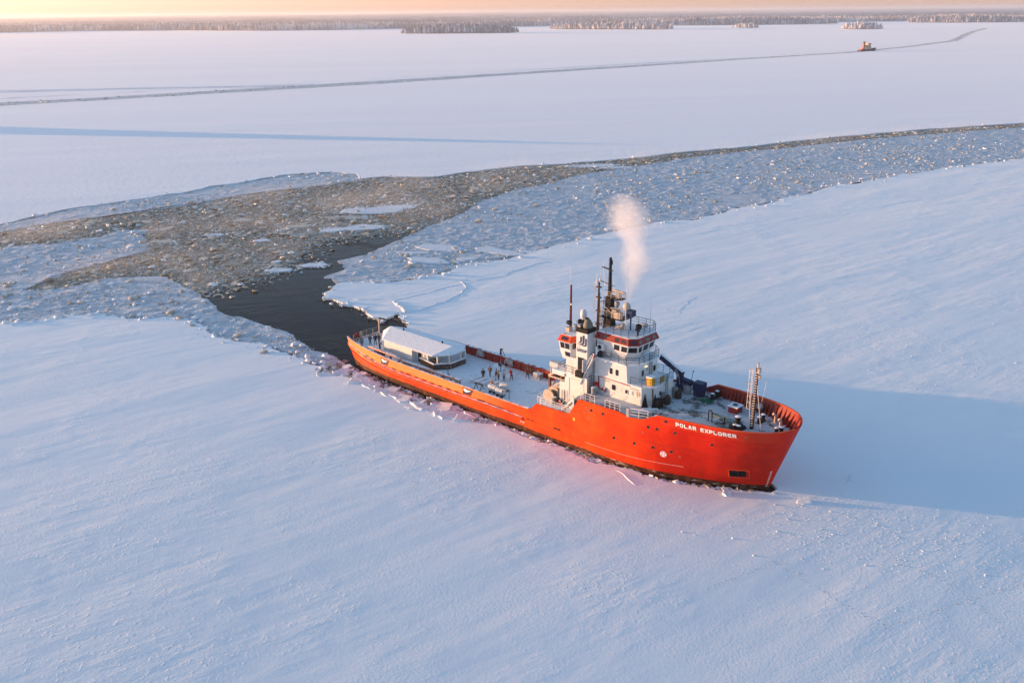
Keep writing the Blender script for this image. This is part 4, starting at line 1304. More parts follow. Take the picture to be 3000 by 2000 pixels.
# wheelhouse with flared windows and red eaves
R0, R1, R2 = oct_(-24.0, -19.3, -20.3, 1.9, .9), oct_(-24.0, -18.3, -19.3, 2.5, 1.6), oct_(-24.0, -18.0, -18.95, 2.75, 1.95)
wh = wall([(R0, 12.08), (R1, 13.30), (R2, 14.62)], 'wheelhouse', M_WHITE, ship)
E0, E1 = oct_(-24.0, -17.7, -18.7, 3.15, 2.2), oct_(-23.9, -18.05, -18.95, 2.78, 1.95)
ev = wall([(E0, 14.62), (E1, 15.42)], 'eaves', M_TRIM, wh)
m = MB(); m.prism(E0, 14.56, 14.61); m.build('eaves_lip', M_WHITE, wh)
m = MB(); m.prism(E1, 15.42, 15.47); m.build('roof_deck', M_DECK, wh)
M_DGLASS = plain('red_tinted_glass', (0.05, 0.02, 0.018), .12, .2, spec=.6)


def along(polyA, zA, polyB, zB, i, u, v):
    """point on face i of the casing between two outlines"""
    a0, a1 = Vector((*polyA[i], zA)), Vector((*polyA[(i + 1) % 6], zA)); b0, b1 = Vector((*polyB[i], zB)), Vector((*polyB[(i + 1) % 6], zB))
    return (a0.lerp(a1, u)).lerp(b0.lerp(b1, u), v)


def face_window(parent, pa, za, pb, zb, i, u0, u1, v0, v1, mats=None, name='window', out=.03):
    q = [along(pa, za, pb, zb, i, u, v) for u, v in ((u0, v0), (u1, v0), (u1, v1), (u0, v1))]
    n = (q[1] - q[0]).cross(q[3] - q[0]).normalized()
    c = sum(q, Vector()) / 4
    m = MB()
    big = [p + (p - c).normalized() * .07 - n * .01 for p in q]; mid = [p + (p - c).normalized() * .05 + n * out for p in q]; inn = [p + n * out * .4 for p in q]
    m.add(big + mid + inn, [(k, (k + 1) % 4, 4 + (k + 1) % 4, 4 + k) for k in range(4)] + [(4 + k, 4 + (k + 1) % 4, 8 + (k + 1) % 4, 8 + k) for k in range(4)])
    m.cur = 1; m.add(inn, [(0, 1, 2, 3)])
    return m.build(name, mats or [M_WHITE, M_GLASS], parent)


# starboard side (face 0), chamfers (1, 3), front (2), port (4)
for u0, u1 in ((.565, .74), (.80, .985)): face_window(wh, R1, 13.30, R2, 14.62, 0, u0, u1, .12, .70)
face_window(wh, R1, 13.30, R2, 14.62, 1, .08, .92, .12, .68)
for u0, u1, v0 in ((.04, .24, .10), (.32, .62, .10), (.70, .97, .18)): face_window(wh, R1, 13.30, R2, 14.62, 2, u0, u1, v0, .72)
face_window(wh, R0, 12.08, R1, 13.30, 2, .30, .55, .55, .95)
for u0, u1 in ((.05, .22), (.30, .5), (.58, .78)): face_window(wh, R1, 13.30, R2, 14.62, 4, u0, u1, .12, .70)
face_window(wh, R1, 13.30, R2, 14.62, 3, .08, .92, .12, .68)
for f, us in ((0, ((.10, .17), (.26, .34), (.60, .74), (.80, .94))), (1, ((.22, .82),)), (2, ((.03, .16), (.36, .56), (.72, .86)))):
    for u0, u1 in us: face_window(ev, E0, 14.62, E1, 15.42, f, u0, u1, .22, .72, [M_TRIM, M_DGLASS], 'eaves_window')
# side door and air conditioner
face_window(wh, oct_(-24.0, -18.9, -19.8, 2.2, 1.2), 12.1, R2, 14.62, 0, .30, .47, .10, .82, [M_GREY, M_WHITE], 'side_door', .02)
m = MB(); m.box(-23.75, -22.65, -2.95, -2.45, 13.05, 13.85); o = m.build('air_conditioner', M_WHITE, wh)
m = MB(); m.lathe((-23.3, -2.98, 13.45), [(.28, -.02), (.28, .03), (.02, .035)], 14, 'y'); m.build('fan_grille', M_BLACK, o)
m = MB(); m.box(-23.6, -23.0, -3.0, -2.5, 12.1, 12.75); m.build('small_cooler', M_BLACK, uh)
railing('roof_railing', [(-23.7, -2.7, 15.47), (-19.0, -2.7, 15.47), (-18.15, -1.9, 15.47), (-18.15, 1.9, 15.47), (-19.0, 2.7, 15.47), (-23.7, 2.7, 15.47)], 1.05, M_DARKRAIL, wh, 3, 1.2, .033)
m = MB(); m.lathe((-18.9, -.9, 15.47), [(.12, 0), (.12, .5), (.32, .6), (.36, .9), (.25, 1.1), (.02, 1.15)], 10); m.build('searchlight', M_BLACK, wh)
for s, t in ((-19.6, .3), (-19.3, 1.2)):
    m = MB(); m.tube((s, t, 15.47), (s, t, 16.0), .06, .06, 5); m.lathe((s, t, 16.2), [(.28, -.3), (.33, 0), (.28, .3), (.02, .31)], 12, 'x'); m.build('searchlight', M_GREY if t > .5 else M_BLACK, wh)

# funnel casing on the starboard side
def rect(a, b, c, d): return [(a, c), (b, c), (b, d), (a, d)]
fn = wall([(rect(-28.1, -24.55, -3.8, -1.4), 9.05), (rect(-28.1, -24.55, -3.8, -1.4), 11.4)], 'funnel_tower', M_WHITE, ship)
fs_ = wall([(rect(-26.45, -24.55, -3.85, -2.1), 7.2), (rect(-26.4, -24.62, -3.84, -2.15), 15.15)], 'funnel', M_WHITE, ship)
m = MB(); m.prism(rect(-26.48, -24.55, -3.92, -2.08), 15.15, 15.68); m.build('funnel_cap', M_BLACK, fs_)
m = MB(); m.lathe((-25.3, -2.9, 15.68), [(.62, 0), (.66, .25), (.55, .65), (.32, 1.05), (.05, 1.12)], 14); m.build('exhaust_hood', M_OLIVE, fs_, True)
m = MB(); m.tube((-25.9, -3.1, 15.68), (-25.85, -3.1, 16.5), .30, .30, 10); m.tube((-25.85, -3.1, 16.35), (-26.5, -3.3, 16.35), .26, .33, 10); m.tube((-25.7, -2.9, 15.9), (-25.5, -2.8, 16.9), .28, .24, 10); m.build('exhaust_pipe', M_BLACK, fs_)
m = MB(); m.box(-26.3, -26.0, -3.6, -3.2, 15.68, 15.95); m.tube((-26.1, -2.6, 15.68), (-26.2, -2.4, 16.6), .09, .07, 5); m.build('exhaust_flap', M_BUFF, fs_)
m = MB(); m.lathe((-26.75, -2.0, 16.4), [(.05, -.75), (.18, -.7), (.18, 0), (.40, .05), (.44, .5), (.38, .95), (.18, 1.18), (.02, 1.22)], 14); m.build('satellite_dome', M_WHITE, fn, True)
m = MB(); m.tube((-26.75, -2.0, 11.4), (-26.75, -2.0, 15.7), .10, .10, 6); m.build('dome_post', M_GREY, fn)
# company emblem: three nested hooks, with the word below
mark = lambda u, v, k: Vector((u, -3.872 - .006 * k, v))


def hook(pts, th, name='emblem_stroke'):
    m = MB()
    V = [Vector(p) for p in pts]
    for i in range(len(V) - 1):
        d = (V[i + 1] - V[i]).normalized(); e = Vector((-d.y, d.x)) * th[i] / 2; e2 = Vector((-d.y, d.x)) * th[i + 1] / 2; x = d * .03
        a, b = V[i] - x, V[i + 1] + x
        m.add([mark(*(a + e), i % 2), mark(*(a - e), i % 2), mark(*(b - e2), i % 2), mark(*(b + e2), i % 2)], [(0, 1, 2, 3)])
    return m.build(name, M_BLUEM, fs_)


hook([(-25.62, 14.55), (-25.62, 14.0), (-25.70, 13.86), (-26.0, 13.86)], [.30, .27, .2, .05])
hook([(-25.22, 14.80), (-25.22, 13.82), (-25.33, 13.66), (-26.1, 13.66)], [.30, .27, .2, .05])
hook([(-24.83, 14.45), (-24.83, 13.65), (-24.95, 13.47), (-26.2, 13.47)], [.26, .25, .2, .05])
m = MB(); m.add([mark(-26.25, 13.10, 0), mark(-25.65, 13.10, 0), mark(-25.65, 13.14, 0), mark(-26.25, 13.14, 0)], [(0, 1, 2, 3)]); m.build('emblem_rule', M_BLUEM, fs_)
letters('GROUP', -26.28, 12.52, .28, .44, .055, .075, mark, M_BLUEM, fs_, 'emblem_letter')
# dark doorway with a black locker in it
window('doorway', fn, (-25.55, -3.85, 10.85), SX, SZ, 1.0, 1.75, [M_GREY, M_BLACK], out=.05)
m = MB(); m.box(-26.25, -25.1, -4.25, -3.9, 9.1, 9.95); m.build('black_locker', M_BLACK, fn)
m = MB(); m.box(-24.98, -24.9, -4.35, -3.86, 10.0, 11.7); m.build('open_door', M_WHITE, fn)

# aft looking control cabin, wider at its red eaves
def aft(sa, sf, sc, t0, t1, tc): return [(sa, t0), (sc, t0), (sf, tc), (sf, t1), (sa, t1)]
A0, A1, A2 = aft(-28.7, -26.9, -27.2, -3.8, -1.2, -3.2), aft(-29.1, -26.7, -27.35, -3.85, -.6, -2.8), aft(-29.3, -26.6, -27.35, -3.95, -.4, -2.4)
ac = wall([(A0, 11.0), (A1, 12.0), (A2, 13.35)], 'aft_control_cabin', M_WHITE, ship)
A3, A4 = aft(-29.45, -26.5, -27.3, -4.1, -.3, -2.4), aft(-29.25, -26.7, -27.5, -3.55, -.5, -2.2)
M_ORTRIM = paint('orange_trim', (0.72, 0.07, 0.015), .5, .15)
av = wall([(A3, 13.35), (A4, 14.1)], 'aft_eaves', M_ORTRIM, ac)
m = MB(); m.prism(A4, 14.1, 14.15); m.build('aft_roof', M_DECK, ac)


def quad_window(parent, q, mats=None, name='window', out=.035):
    q = [Vector(p) for p in q]; n = (q[1] - q[0]).cross(q[3] - q[0]).normalized(); c = sum(q, Vector()) / 4
    m = MB()
    big = [p + (p - c).normalized() * .06 - n * .01 for p in q]; mid = [p + (p - c).normalized() * .04 + n * out for p in q]; inn = [p + n * out * .5 for p in q]
    m.add(big + mid + inn, [(k, (k + 1) % 4, 4 + (k + 1) % 4, 4 + k) for k in range(4)] + [(4 + k, 4 + (k + 1) % 4, 8 + (k + 1) % 4, 8 + k) for k in range(4)])
    m.cur = 1; m.add(inn, [(0, 1, 2, 3)])
    return m.build(name, mats or [M_WHITE, M_GLASS], parent)


def lerp_face(a, b, za, c, d, zb, u0, u1, v0, v1):
    P = lambda u, v: (Vector((*a, za)).lerp(Vector((*b, za)), u)).lerp(Vector((*c, zb)).lerp(Vector((*d, zb)), u), v)
    return [P(u0, v0), P(u1, v0), P(u1, v1), P(u0, v1)]


for u0, u1 in ((.12, .48), (.55, .93)): quad_window(ac, lerp_face(A1[0], A1[1], 12.0, A2[0], A2[1], 13.35, u0, u1, .30, .88))
quad_window(ac, lerp_face(A0[0], A0[1], 11.0, A1[0], A1[1], 12.0, .45, .95, .40, 1.0))
quad_window(ac, lerp_face(A1[1], A1[2], 12.0, A2[1], A2[2], 13.35, .2, .85, .35, .9))
quad_window(ac, lerp_face(A1[4], A1[0], 12.0, A2[4], A2[0], 13.35, .1, .45, .3, .9)); quad_window(ac, lerp_face(A1[4], A1[0], 12.0, A2[4], A2[0], 13.35, .55, .9, .3, .9))
quad_window(av, lerp_face(A3[0], A3[1], 13.35, A4[0], A4[1], 14.1, .25, .80, .25, .8), [M_ORTRIM, M_DGLASS], 'eaves_window')
railing('aft_roof_railing', [(-29.0, -.6, 14.15), (-26.8, -.6, 14.15), (-26.8, 2.0, 14.15), (-23.9, 2.0, 14.15)], 1.1, M_DARKRAIL, ac, 3, 1.1, .03)
m = MB(); m.tube((-29.1, -2.0, 14.1), (-29.1, -2.0, 15.0), .07, .07, 5); m.box(-29.4, -28.8, -2.4, -1.7, 14.15, 14.7); m.build('aft_light_base', M_BUFF, ac)
m = MB(); m.lathe((-29.15, -2.0, 15.3), [(.26, -.3), (.32, 0), (.30, .3), (.02, .32)], 12, 'x'); m.build('aft_floodlight', M_BLACK, ac)
m = MB(); m.tube((-28.3, -1.8, 14.15), (-28.3, -1.8, 14.9), .06, .06, 5); m.lathe((-28.3, -1.8, 15.0), [(.20, -.2), (.24, 0), (.2, .2), (.02, .21)], 10, 'x'); m.build('aft_floodlight', M_GREY, ac)

# aft house under the boat deck
ah = wall([(rect(-28.3, -24.55, -3.8, 3.8), 2.6), (rect(-28.3, -24.55, -3.8, 3.8), 8.95)], 'aft_house', M_WHITE, ship)
m = MB(); m.box(-30.4, -24.5, -3.95, 3.95, 8.95, 9.05); m.build('boat_deck', M_DECK, ah)
m = MB(); m.box(-30.4, -28.3, -3.95, -3.75, 8.45, 8.95); m.build('boat_deck_girder', M_WHITE, ah)
railing('boat_deck_railing', [(-24.7, -3.88, 9.05), (-29.4, -3.88, 9.05), (-29.4, 3.8, 9.05)], 1.05, M_DARKRAIL, ah, 3, 1.2, .03)
window('cargo_door', ah, (-26.3, -3.8, 6.8), SX, SZ, 2.3, 3.3, [M_WHITE, M_WHITE], out=.09, fr=.09)
m = MB(); m.box(-26.9, -26.1, -3.98, -3.86, 6.0, 6.06); m.build('door_bar', M_GREY, ah)
for s in (-30.3, -32.4):
    m = MB(); m.box(s - .14, s + .14, -2.2, -1.9, 2.6, 8.3 if s > -31 else 7.0); m.build('bay_column', M_WOOD, ah)
m = MB(); m.box(-32.5, -28.4, -2.25, -2.0, 6.95, 7.15); m.obox((-31.4, -2.1, 7.75), (1.1, 0, .62), (0, .12, 0), (-.06, 0, .1)); m.build('bay_beam', M_BUFF, ah)
m = MB(); m.box(-28.35, -28.32, -3.5, 3.5, 2.65, 8.3); m.build('bay_back_wall', M_BLACK, ah)
for k, (a, b) in enumerate((((-31.8, -2.4, 6.3), (-28.8, -2.6, 6.9)), ((-31.2, -2.9, 6.0), (-29.0, -3.0, 6.6)), ((-31.5, -2.6, 5.8), (-31.2, -2.6, 6.8)), ((-30.8, -3.0, 6.3), (-28.9, -3.2, 7.4)))):
    m = MB(); m.tube(a, b, .10, .08, 6); m.build('derrick_arm', M_BUFF if k % 2 else M_GREY, ah)
m = MB(); m.box(-29.2, -28.32, -3.79, -3.3, 4.9, 7.6); m.build('winch_control_box', M_WHITE, ah)
m = MB(); m.box(-29.3, -28.32, -3.95, -3.2, 4.7, 4.92); m.build('control_box_step', M_RUST, ah)
# winch with two buff drums
wi = MB(); wi.box(-32.0, -29.4, -4.2, -2.2, 2.6, 3.6); wi = wi.build('winch', M_RUST, ship)
for y0, r in ((-4.1, .95), (-3.0, 1.05), (-2.2, .95)):
    m = MB(); m.lathe((-30.9, y0, 5.0), [(r, -.05), (r, .05), (.55, .06), (.5, .5), (.02, .5)], 18, 'y'); m.build('winch_flange', M_BUFF, wi)
m = MB(); m.lathe((-30.9, -3.2, 5.0), [(.6, -.9), (.6, .95)], 16, 'y'); m.build('winch_drum', M_OLIVE, wi)
m = MB(); m.box(-31.5, -30.3, -4.05, -2.2, 3.6, 4.9); m.build('winch_bed', M_RUST, wi)
m = MB(); m.path([(-32.3, -4.2, 3.4), (-32.4, -4.2, 4.9), (-32.0, -4.2, 5.3)], .07, 5); m.path([(-32.3, -3.4, 3.4), (-32.4, -3.4, 4.9), (-32.0, -3.4, 5.3)], .07, 5); m.build('winch_guard', M_GREY, wi)
railing('winch_railing', [(-31.4, -5.0, 4.35), (-29.6, -5.0, 4.35)], .9, M_RAILW, ship, 3, .9, .035)
# ladder and stairs at the break of the deck
ladder('wall_ladder', (-28.4, -4.0, 4.35), (-28.4, -4.0, 6.6), (1, 0, 0), .4, M_MAST, ah)
ladder('wall_ladder', (-24.3, -3.5, 7.2), (-24.3, -3.5, 9.6), (0, 1, 0), .45, M_MAST, ah)
m = MB()
for i in range(9):
    s = -27.0 + .30 * i; z = 4.6 + .31 * i
    m.box(s, s + .32, -6.3, -5.2, z, z + .05)
st = m.build('side_stair', M_GREY, ship)
m = MB()
for y in (-6.3, -5.2): m.obox((-25.65, y, 5.95), (1.35, 0, 1.4), (0, .03, 0), (-.08, 0, .08))
m.build('stair_stringer', M_RAILW, st)
m = MB(); m.tube((-27.0, -5.2, 5.5), (-24.3, -5.2, 8.3), .035, .035, 4); m.tube((-27.0, -6.3, 5.5), (-24.3, -6.3, 8.3), .035, .035, 4); m.build('stair_handrail', M_RAILW, st)
m = MB(); m.obox((-24.35, -4.15, 10.2), (1.05, 0, 2.0), (0, .24, 0), (-.05, 0, .03)); gw = m.build('inclined_gangway', M_RAILW, ship)
for y in (-4.4, -3.9):
    m = MB(); m.tube((-25.6, y, 8.6), (-23.4, y, 12.7), .05, .05, 4); m.build('gangway_rail', M_WHITE, gw)

for _o in (fn, fs_, ac, ah): _o.location = (.28, -.35, .10)

# ---- masts
mm = MB(); mm.prism(rect(-24.75, -23.4, -.55, .55), 15.0, 19.3, rect(-24.45, -23.7, -.4, .4)); mm = mm.build('main_mast', M_BLACK, ship)
m = MB(); m.prism(rect(-24.6, -23.4, -.7, .7), 12.0, 15.2); m.build('mast_foot', M_BLACK, mm)
m = MB(); m.tube((-24.1, 0, 19.3), (-24.1, 0, 24.0), .28, .18, 8); m.build('top_mast', M_BLACK, mm)
m = MB(); m.tube((-24.1, 0, 24.0), (-24.1, 0, 24.5), .20, .16, 8); m.tube((-23.85, 0, 23.6), (-23.85, 0, 24.2), .09, .09, 6); m.build('masthead_lamp', M_BLACK, mm)
m = MB(); m.prism([(-24.5, -.7), (-21.9, -.5), (-21.9, .5), (-24.5, .7)], 19.30, 19.38); m.obox((-23.2, 0, 19.0), (.7, 0, .25), (0, .06, 0), (-.03, 0, .06)); m.build('upper_platform', M_BLACK, mm)
railing('upper_railing', [(-24.2, -.68, 19.38), (-21.9, -.5, 19.38), (-21.9, .5, 19.38), (-24.2, .7, 19.38)], .8, M_BUFF, mm, 3, .8, .03)
m = MB(); m.obox((-22.9, 0, 20.3), (1.0, .0, -.05), (0, .07, 0), (0, 0, .07)); m.box(-22.8, -22.5, -.2, .2, 19.4, 20.2); m.build('radar_scanner', M_BUFF, mm)
m = MB(); m.prism([(-24.8, -1.1), (-21.4, -.9), (-21.4, .9), (-24.8, 1.1)], 16.75, 16.85); m.build('radar_platform', M_BLACK, mm)
railing('radar_railing', [(-24.6, -1.05, 16.85), (-21.4, -.9, 16.85), (-21.4, .9, 16.85), (-24.6, 1.05, 16.85)], .85, M_BUFF, mm, 3, .85, .03)
for s, t, z, r, col in ((-22.95, .1, 18.55, .36, M_GREY), (-21.5, .2, 18.45, .52, M_BUFF)):
    m = MB(); m.tube((s, t, 16.85), (s, t, z - r * .6), .12, .12, 6); m.sphere((s, t, z), r, 14, 8, 1.1); m.build('radome', col, mm, True)
m = MB(); m.box(-22.9, -21.8, -.85, -.2, 16.9, 17.75); m.box(-23.3, -22.6, -.6, .2, 17.3, 17.9); m.obox((-22.6, -.3, 18.1), (.9, .3, 0), (-.03, .09, 0), (0, 0, .07)); m.build('radar_unit', M_BUFF, mm)
m = MB(); m.box(-21.3, -20.4, -.2, .7, 17.3, 18.1); m.tube((-20.9, .3, 15.47), (-20.9, .3, 17.3), .10, .10, 6); m.build('loud_hailer_box', M_NAVY, mm)
m = MB(); m.box(-22.2, -21.6, -.7, .5, 15.6, 16.0); m.tube((-22.6, -.6, 15.6), (-21.4, -.6, 16.2), .12, .12, 6); m.build('mast_winch', M_BUFF, mm)
m = MB(); m.tube((-25.6, .35, 22.9), (-23.4, -.35, 22.9), .06, .06, 5); m.obox((-24.9, .2, 22.93), (.75, -.2, 0), (.05, .12, 0), (0, 0, .05)); m.build('cross_tree', M_BLACK, mm)
m = MB(); m.tube((-26.3, .6, 21.0), (-23.2, -.3, 20.95), .06, .06, 5); m.tube((-24.9, 0, 20.1), (-23.2, -.2, 20.15), .04, .04, 4); m.tube((-26.0, .5, 18.2), (-24.4, 0, 18.75), .06, .06, 5); m.build('yard', M_MAST, mm)
for (s, t, z0, z1) in ((-25.4, .3, 21.2, 23.7), (-23.3, -.3, 20.5, 22.4), (-25.1, .2, 20.6, 22.2), (-24.6, .6, 21.4, 23.9)):
    m = MB(); m.tube((s, t, z0), (s, t, z1), .025, .02, 4); m.tube((s - .12, t, z0 + .1), (s + .35, t, z0 + .1), .02, .02, 4); m.build('whip_antenna', M_RAILW, mm)
ladder('mast_ladder', (-24.9, -.35, 15.5), (-24.6, -.33, 19.3), (0, 1, 0), .38, M_MAST, mm)
m = MB()
for z in np.arange(15.6, 18.8, .42): m.box(-24.75, -23.45, -.50, -.42, z, z + .05)
m.build('mast_rung', M_BLACK, mm)
m = MB(); m.path([(-24.9, -.8, 15.5), (-24.9, -.8, 18.6), (-22.4, -.8, 17.0)], .05, 5); m.build('mast_stay', M_BUFF, mm)
# twin pole mast abaft the funnel
lm = MB(); lm.tube((-26.2, .2, 12.0), (-26.0, .2, 21.0), .15, .12, 7); lm = lm.build('pole_mast', M_MAST, ship)
m = MB(); m.tube((-25.75, -.05, 12.0), (-25.7, -.05, 19.6), .10, .09, 6); m.build('second_pole', M_RUST, lm)
for z in (13.5, 15.2, 17.0, 18.8, 20.2):
    m = MB(); m.box(-26.3, -25.6, -.1, .3, z, z + .12); m.build('pole_bracket', M_RUST, lm)
m = MB(); m.path([(-26.1, .2, 20.3), (-27.0, .5, 20.3), (-27.0, .5, 17.0), (-26.1, .2, 17.0)], .03, 4); m.path([(-26.1, .2, 18.6), (-27.0, .5, 18.6)], .03, 4); m.path([(-26.1, .2, 14.6), (-27.0, .5, 14.6), (-27.0, .5, 18)], .03, 4); m.build('loop_antenna', M_BUFF, lm)
for s, t, z in ((-26.6, .4, 20.4), (-25.8, .1, 20.9), (-26.2, -.1, 20.6)):
    m = MB(); m.lathe((s, t, z), [(.05, 0), (.10, .05), (.10, .5), (.02, .56)], 7); m.tube((s, t, z + .5), (s, t, z + 1.5), .02, .015, 4); m.build('pole_aerial', M_WHITE, lm)
m = MB(); m.tube((-31.3, .9, 12.6), (-31.25, .9, 19.4), .21, .13, 8); pm = m.build('signal_mast', plain('mast_maroon', (0.085, 0.022, 0.030), .5), ship)
m = MB(); m.tube((-31.3, .9, 2.6), (-31.3, .9, 12.6), .24, .21, 8); m.build('mast_trunk', M_WHITE, pm)
m = MB(); m.tube((-31.4, .9, 19.4), (-31.5, .9, 22.6), .022, .012, 4); m.build('whip_antenna', M_RAILW, pm)
m = MB(); m.lathe((-31.1, .75, 16.6), [(.02, 0), (.12, .05), (.12, .25), (.02, .3)], 8); m.build('mast_lamp', M_WTEXT, pm)
m = MB(); m.tube((-20.75, -1.1, 15.47), (-20.55, -1.1, 24.3), .06, .03, 5); o = m.build('tall_whip_antenna', M_RAILW, ship)
m = MB(); m.tube((-20.2, -1.1, 15.47), (-20.72, -1.1, 17.2), .04, .04, 4); m.tube((-20.9, -.5, 15.47), (-20.72, -1.1, 17.2), .04, .04, 4); m.build('antenna_stay', M_RAILW, o)
for s, t, z0, z1 in ((-19.0, 1.9, 15.47, 19.8), (-27.9, -.8, 14.15, 16.9)):
    m = MB(); m.tube((s, t, z0), (s, t, z1), .022, .012, 4); m.build('whip_antenna', M_GREY, ship)
fm = MB(); fm.tube((-2.75, 0, 7.2), (-2.55, 0, 14.9), .24, .17, 8); fm = fm.build('fore_mast', M_MAST, ship)
m = MB()
for z in np.arange(7.6, 14.6, .32): m.box(-2.83 + (z - 7.2) * .026, -2.55 + (z - 7.2) * .026, -.27, -.20, z, z + .12)
m.build('mast_step', M_BUFF, fm)
m = MB(); m.tube((-2.5, 0, 14.9), (-2.5, 0, 15.5), .10, .14, 8); m.box(-2.4, -2.1, -.1, .1, 13.6, 14.1); m.box(-2.45, -2.2, -.25, .25, 14.3, 14.9); m.build('mast_lamp', M_BUFF, fm)
m = MB()
for x, y in ((-3.45, -.3), (-3.45, .3), (-3.0, -.3), (-3.0, .3), (-3.6, 0)): m.tube((x, y, 9.7), (x + .1, y, 14.6), .035, .035, 4)
for z in np.arange(9.7, 14.7, .8):
    m.path([(-3.45, -.3, z), (-3.6, 0, z), (-3.45, .3, z), (-3.0, .3, z)], .03, 4); m.path([(-3.45, -.3, z), (-3.0, -.3, z)], .03, 4)
m.build('ladder_cage', M_RAILW, fm)
m = MB(); m.tube((-2.4, -.1, 12.8), (-1.2, -.55, 7.25), .03, .03, 4); m.tube((-1.75, .9, 13.2), (-2.4, .2, 7.25), .022, .022, 4); m.tube((-2.4, 0, 12.9), (-1.75, .9, 13.2), .02, .02, 4); m.tube((-3.2, 0, 9.7), (-2.9, -.3, 8.0), .03, .03, 4); m.build('mast_stay', M_RAILW, fm)

# ---- gear fixed to the fore deck
m = MB(); m.lathe((-4.2, -.75, 7.2), [(1.05, 0), (1.05, .06), (.8, .16), (.8, .24), (.55, .34), (.5, .5), (.33, .55), (.30, 1.15), (.40, 1.2), (.40, 1.32), (.02, 1.36)], 18); o = m.build('capstan', M_BLACK, ship)
m = MB(); m.lathe((-4.2, -.75, 8.56), [(.38, 0), (.36, .06), (.02, .10)], 14); m.build('capstan_snow', M_SNOWTOP, o)
m = MB(); m.box(-7.4, -6.2, 2.5, 3.8, 7.2, 8.0); o = m.build('deck_hatch', paint('hatch_red', (.32, .025, .02), .5), ship)
m = MB(); m.box(-7.5, -6.1, 2.4, 3.9, 8.0, 8.1); m.build('hatch_lid', M_DECK, o)
m = MB(); m.box(-7.05, -6.55, 2.85, 3.35, 8.1, 8.25); m.build('hatch_handle', M_DARKRAIL, o)
m = MB(); m.path([(-7.75, -1.5, 7.2), (-7.75, -1.5, 8.45), (-7.6, -1.5, 8.65), (-7.4, -1.5, 8.65), (-7.25, -1.5, 8.45), (-7.25, -1.5, 7.2)], .09, 6); m.build('deck_hoop', M_MAST, ship)
for (s, t, dx, dy) in ((-11.0, 4.7, 0, 1.2), (-2.9, 2.0, 0, 1.0), (-3.9, -1.9, .5, 0), (.2, .5, .35, .5), (-12.2, -5.9, .9, 0)):
    m = MB()
    for k in (0, 1): m.lathe((s + dx * k, t + dy * k, 7.2), [(.22, 0), (.22, .6), (.30, .66), (.30, .78), (.02, .8)], 10)
    m.box(s - .3, s + dx + .3, t - .3, t + dy + .3, 7.2, 7.27); o = m.build('mooring_bollard', M_BLACK, ship)
    m = MB()
    for k in (0, 1): m.lathe((s + dx * k, t + dy * k, 8.0), [(.28, 0), (.26, .05), (.02, .08)], 8)
    m.build('bollard_snow', M_SNOWTOP, o)
for s, t in ((-4.9, 4.3), (-4.2, 4.5)):
    m = MB(); m.tube((s, t, 7.2), (s, t, 7.9), .1, .1, 6); m.sphere((s, t, 8.2), .42, 10, 6); m.build('air_vent', M_GREY, ship, True)
m = MB(); m.path([(-1.5, 3.4, 7.2), (-1.5, 3.4, 8.1), (-1.7, 3.1, 8.4)], .16, 7); m.build('swan_neck_vent', M_BUFF, ship)
m = MB(); m.path([(-.2, 2.2, 7.2), (-.2, 2.2, 8.2), (-.4, 2.0, 8.4)], .18, 7); m.build('swan_neck_vent', M_BUFF, ship)
for s, t in ((-13.6, -6.2), (-12.9, -6.3)):
    m = MB(); m.lathe((s, t, 7.2), [(.12, 0), (.12, .3), (.3, .35), (.28, .5), (.02, .55)], 10); m.build('mushroom_vent', M_MAST, ship)

# ---- blue crane on the port side forward
cr = MB(); cr.lathe((-15.9, 4.6, 7.2), [(.6, 0), (.55, .9), (.45, 1.0), (.45, 1.7), (.02, 1.75)], 12); cr = cr.build('deck_crane', M_NAVY, ship)
m = MB(); m.obox((-17.2, 4.6, 10.3), (1.75, 0, -.85), (0, .26, 0), (.14, 0, .30)); m.build('crane_boom', M_NAVY, cr)
m = MB(); m.obox((-17.2, 4.6, 10.68), (1.75, 0, -.85), (0, .22, 0), (.015, 0, .03)); m.build('boom_snow', M_SNOWTOP, cr)
m = MB(); m.obox((-15.1, 4.6, 8.75), (1.1, 0, -.12), (0, .35, 0), (0, 0, .28)); m.tube((-15.7, 4.6, 9.6), (-15.4, 4.6, 8.6), .3, .25, 8); m.build('crane_knuckle', M_NAVY, cr)
m = MB(); m.tube((-16.5, 4.3, 10.0), (-15.8, 4.3, 8.6), .09, .09, 6); m.path([(-17.0, 4.25, 10.6), (-16.3, 4.2, 10.3), (-15.8, 4.2, 9.3), (-15.6, 4.2, 8.2)], .05, 4); m.build('crane_ram', M_GREY, cr)
m = MB(); m.box(-13.7, -12.3, 4.2, 5.4, 7.9, 9.0); m.box(-13.6, -12.4, 4.3, 5.3, 7.2, 7.9); m.build('blue_locker', M_NAVY, ship)
m = MB(); m.lathe((-14.5, 4.4, 7.2), [(.5, 0), (.55, .5), (.4, 1.1), (.02, 1.2)], 12); m.build('crane_drum', M_GREY, ship)
m = MB(); m.tube((-14.1, 4.5, 8.8), (-13.9, 4.5, 10.3), .03, .03, 4); m.sphere((-13.88, 4.5, 10.35), .1, 6, 4); m.build('crane_aerial', M_BLACK, cr)
railing('deck_chain', [(-12.2, 5.6, 7.2), (-11.0, 6.1, 7.2)], 1.2, M_DARKRAIL, ship, 2, 1.2, .02)
m = MB()   # snow covered hoist over the open bay
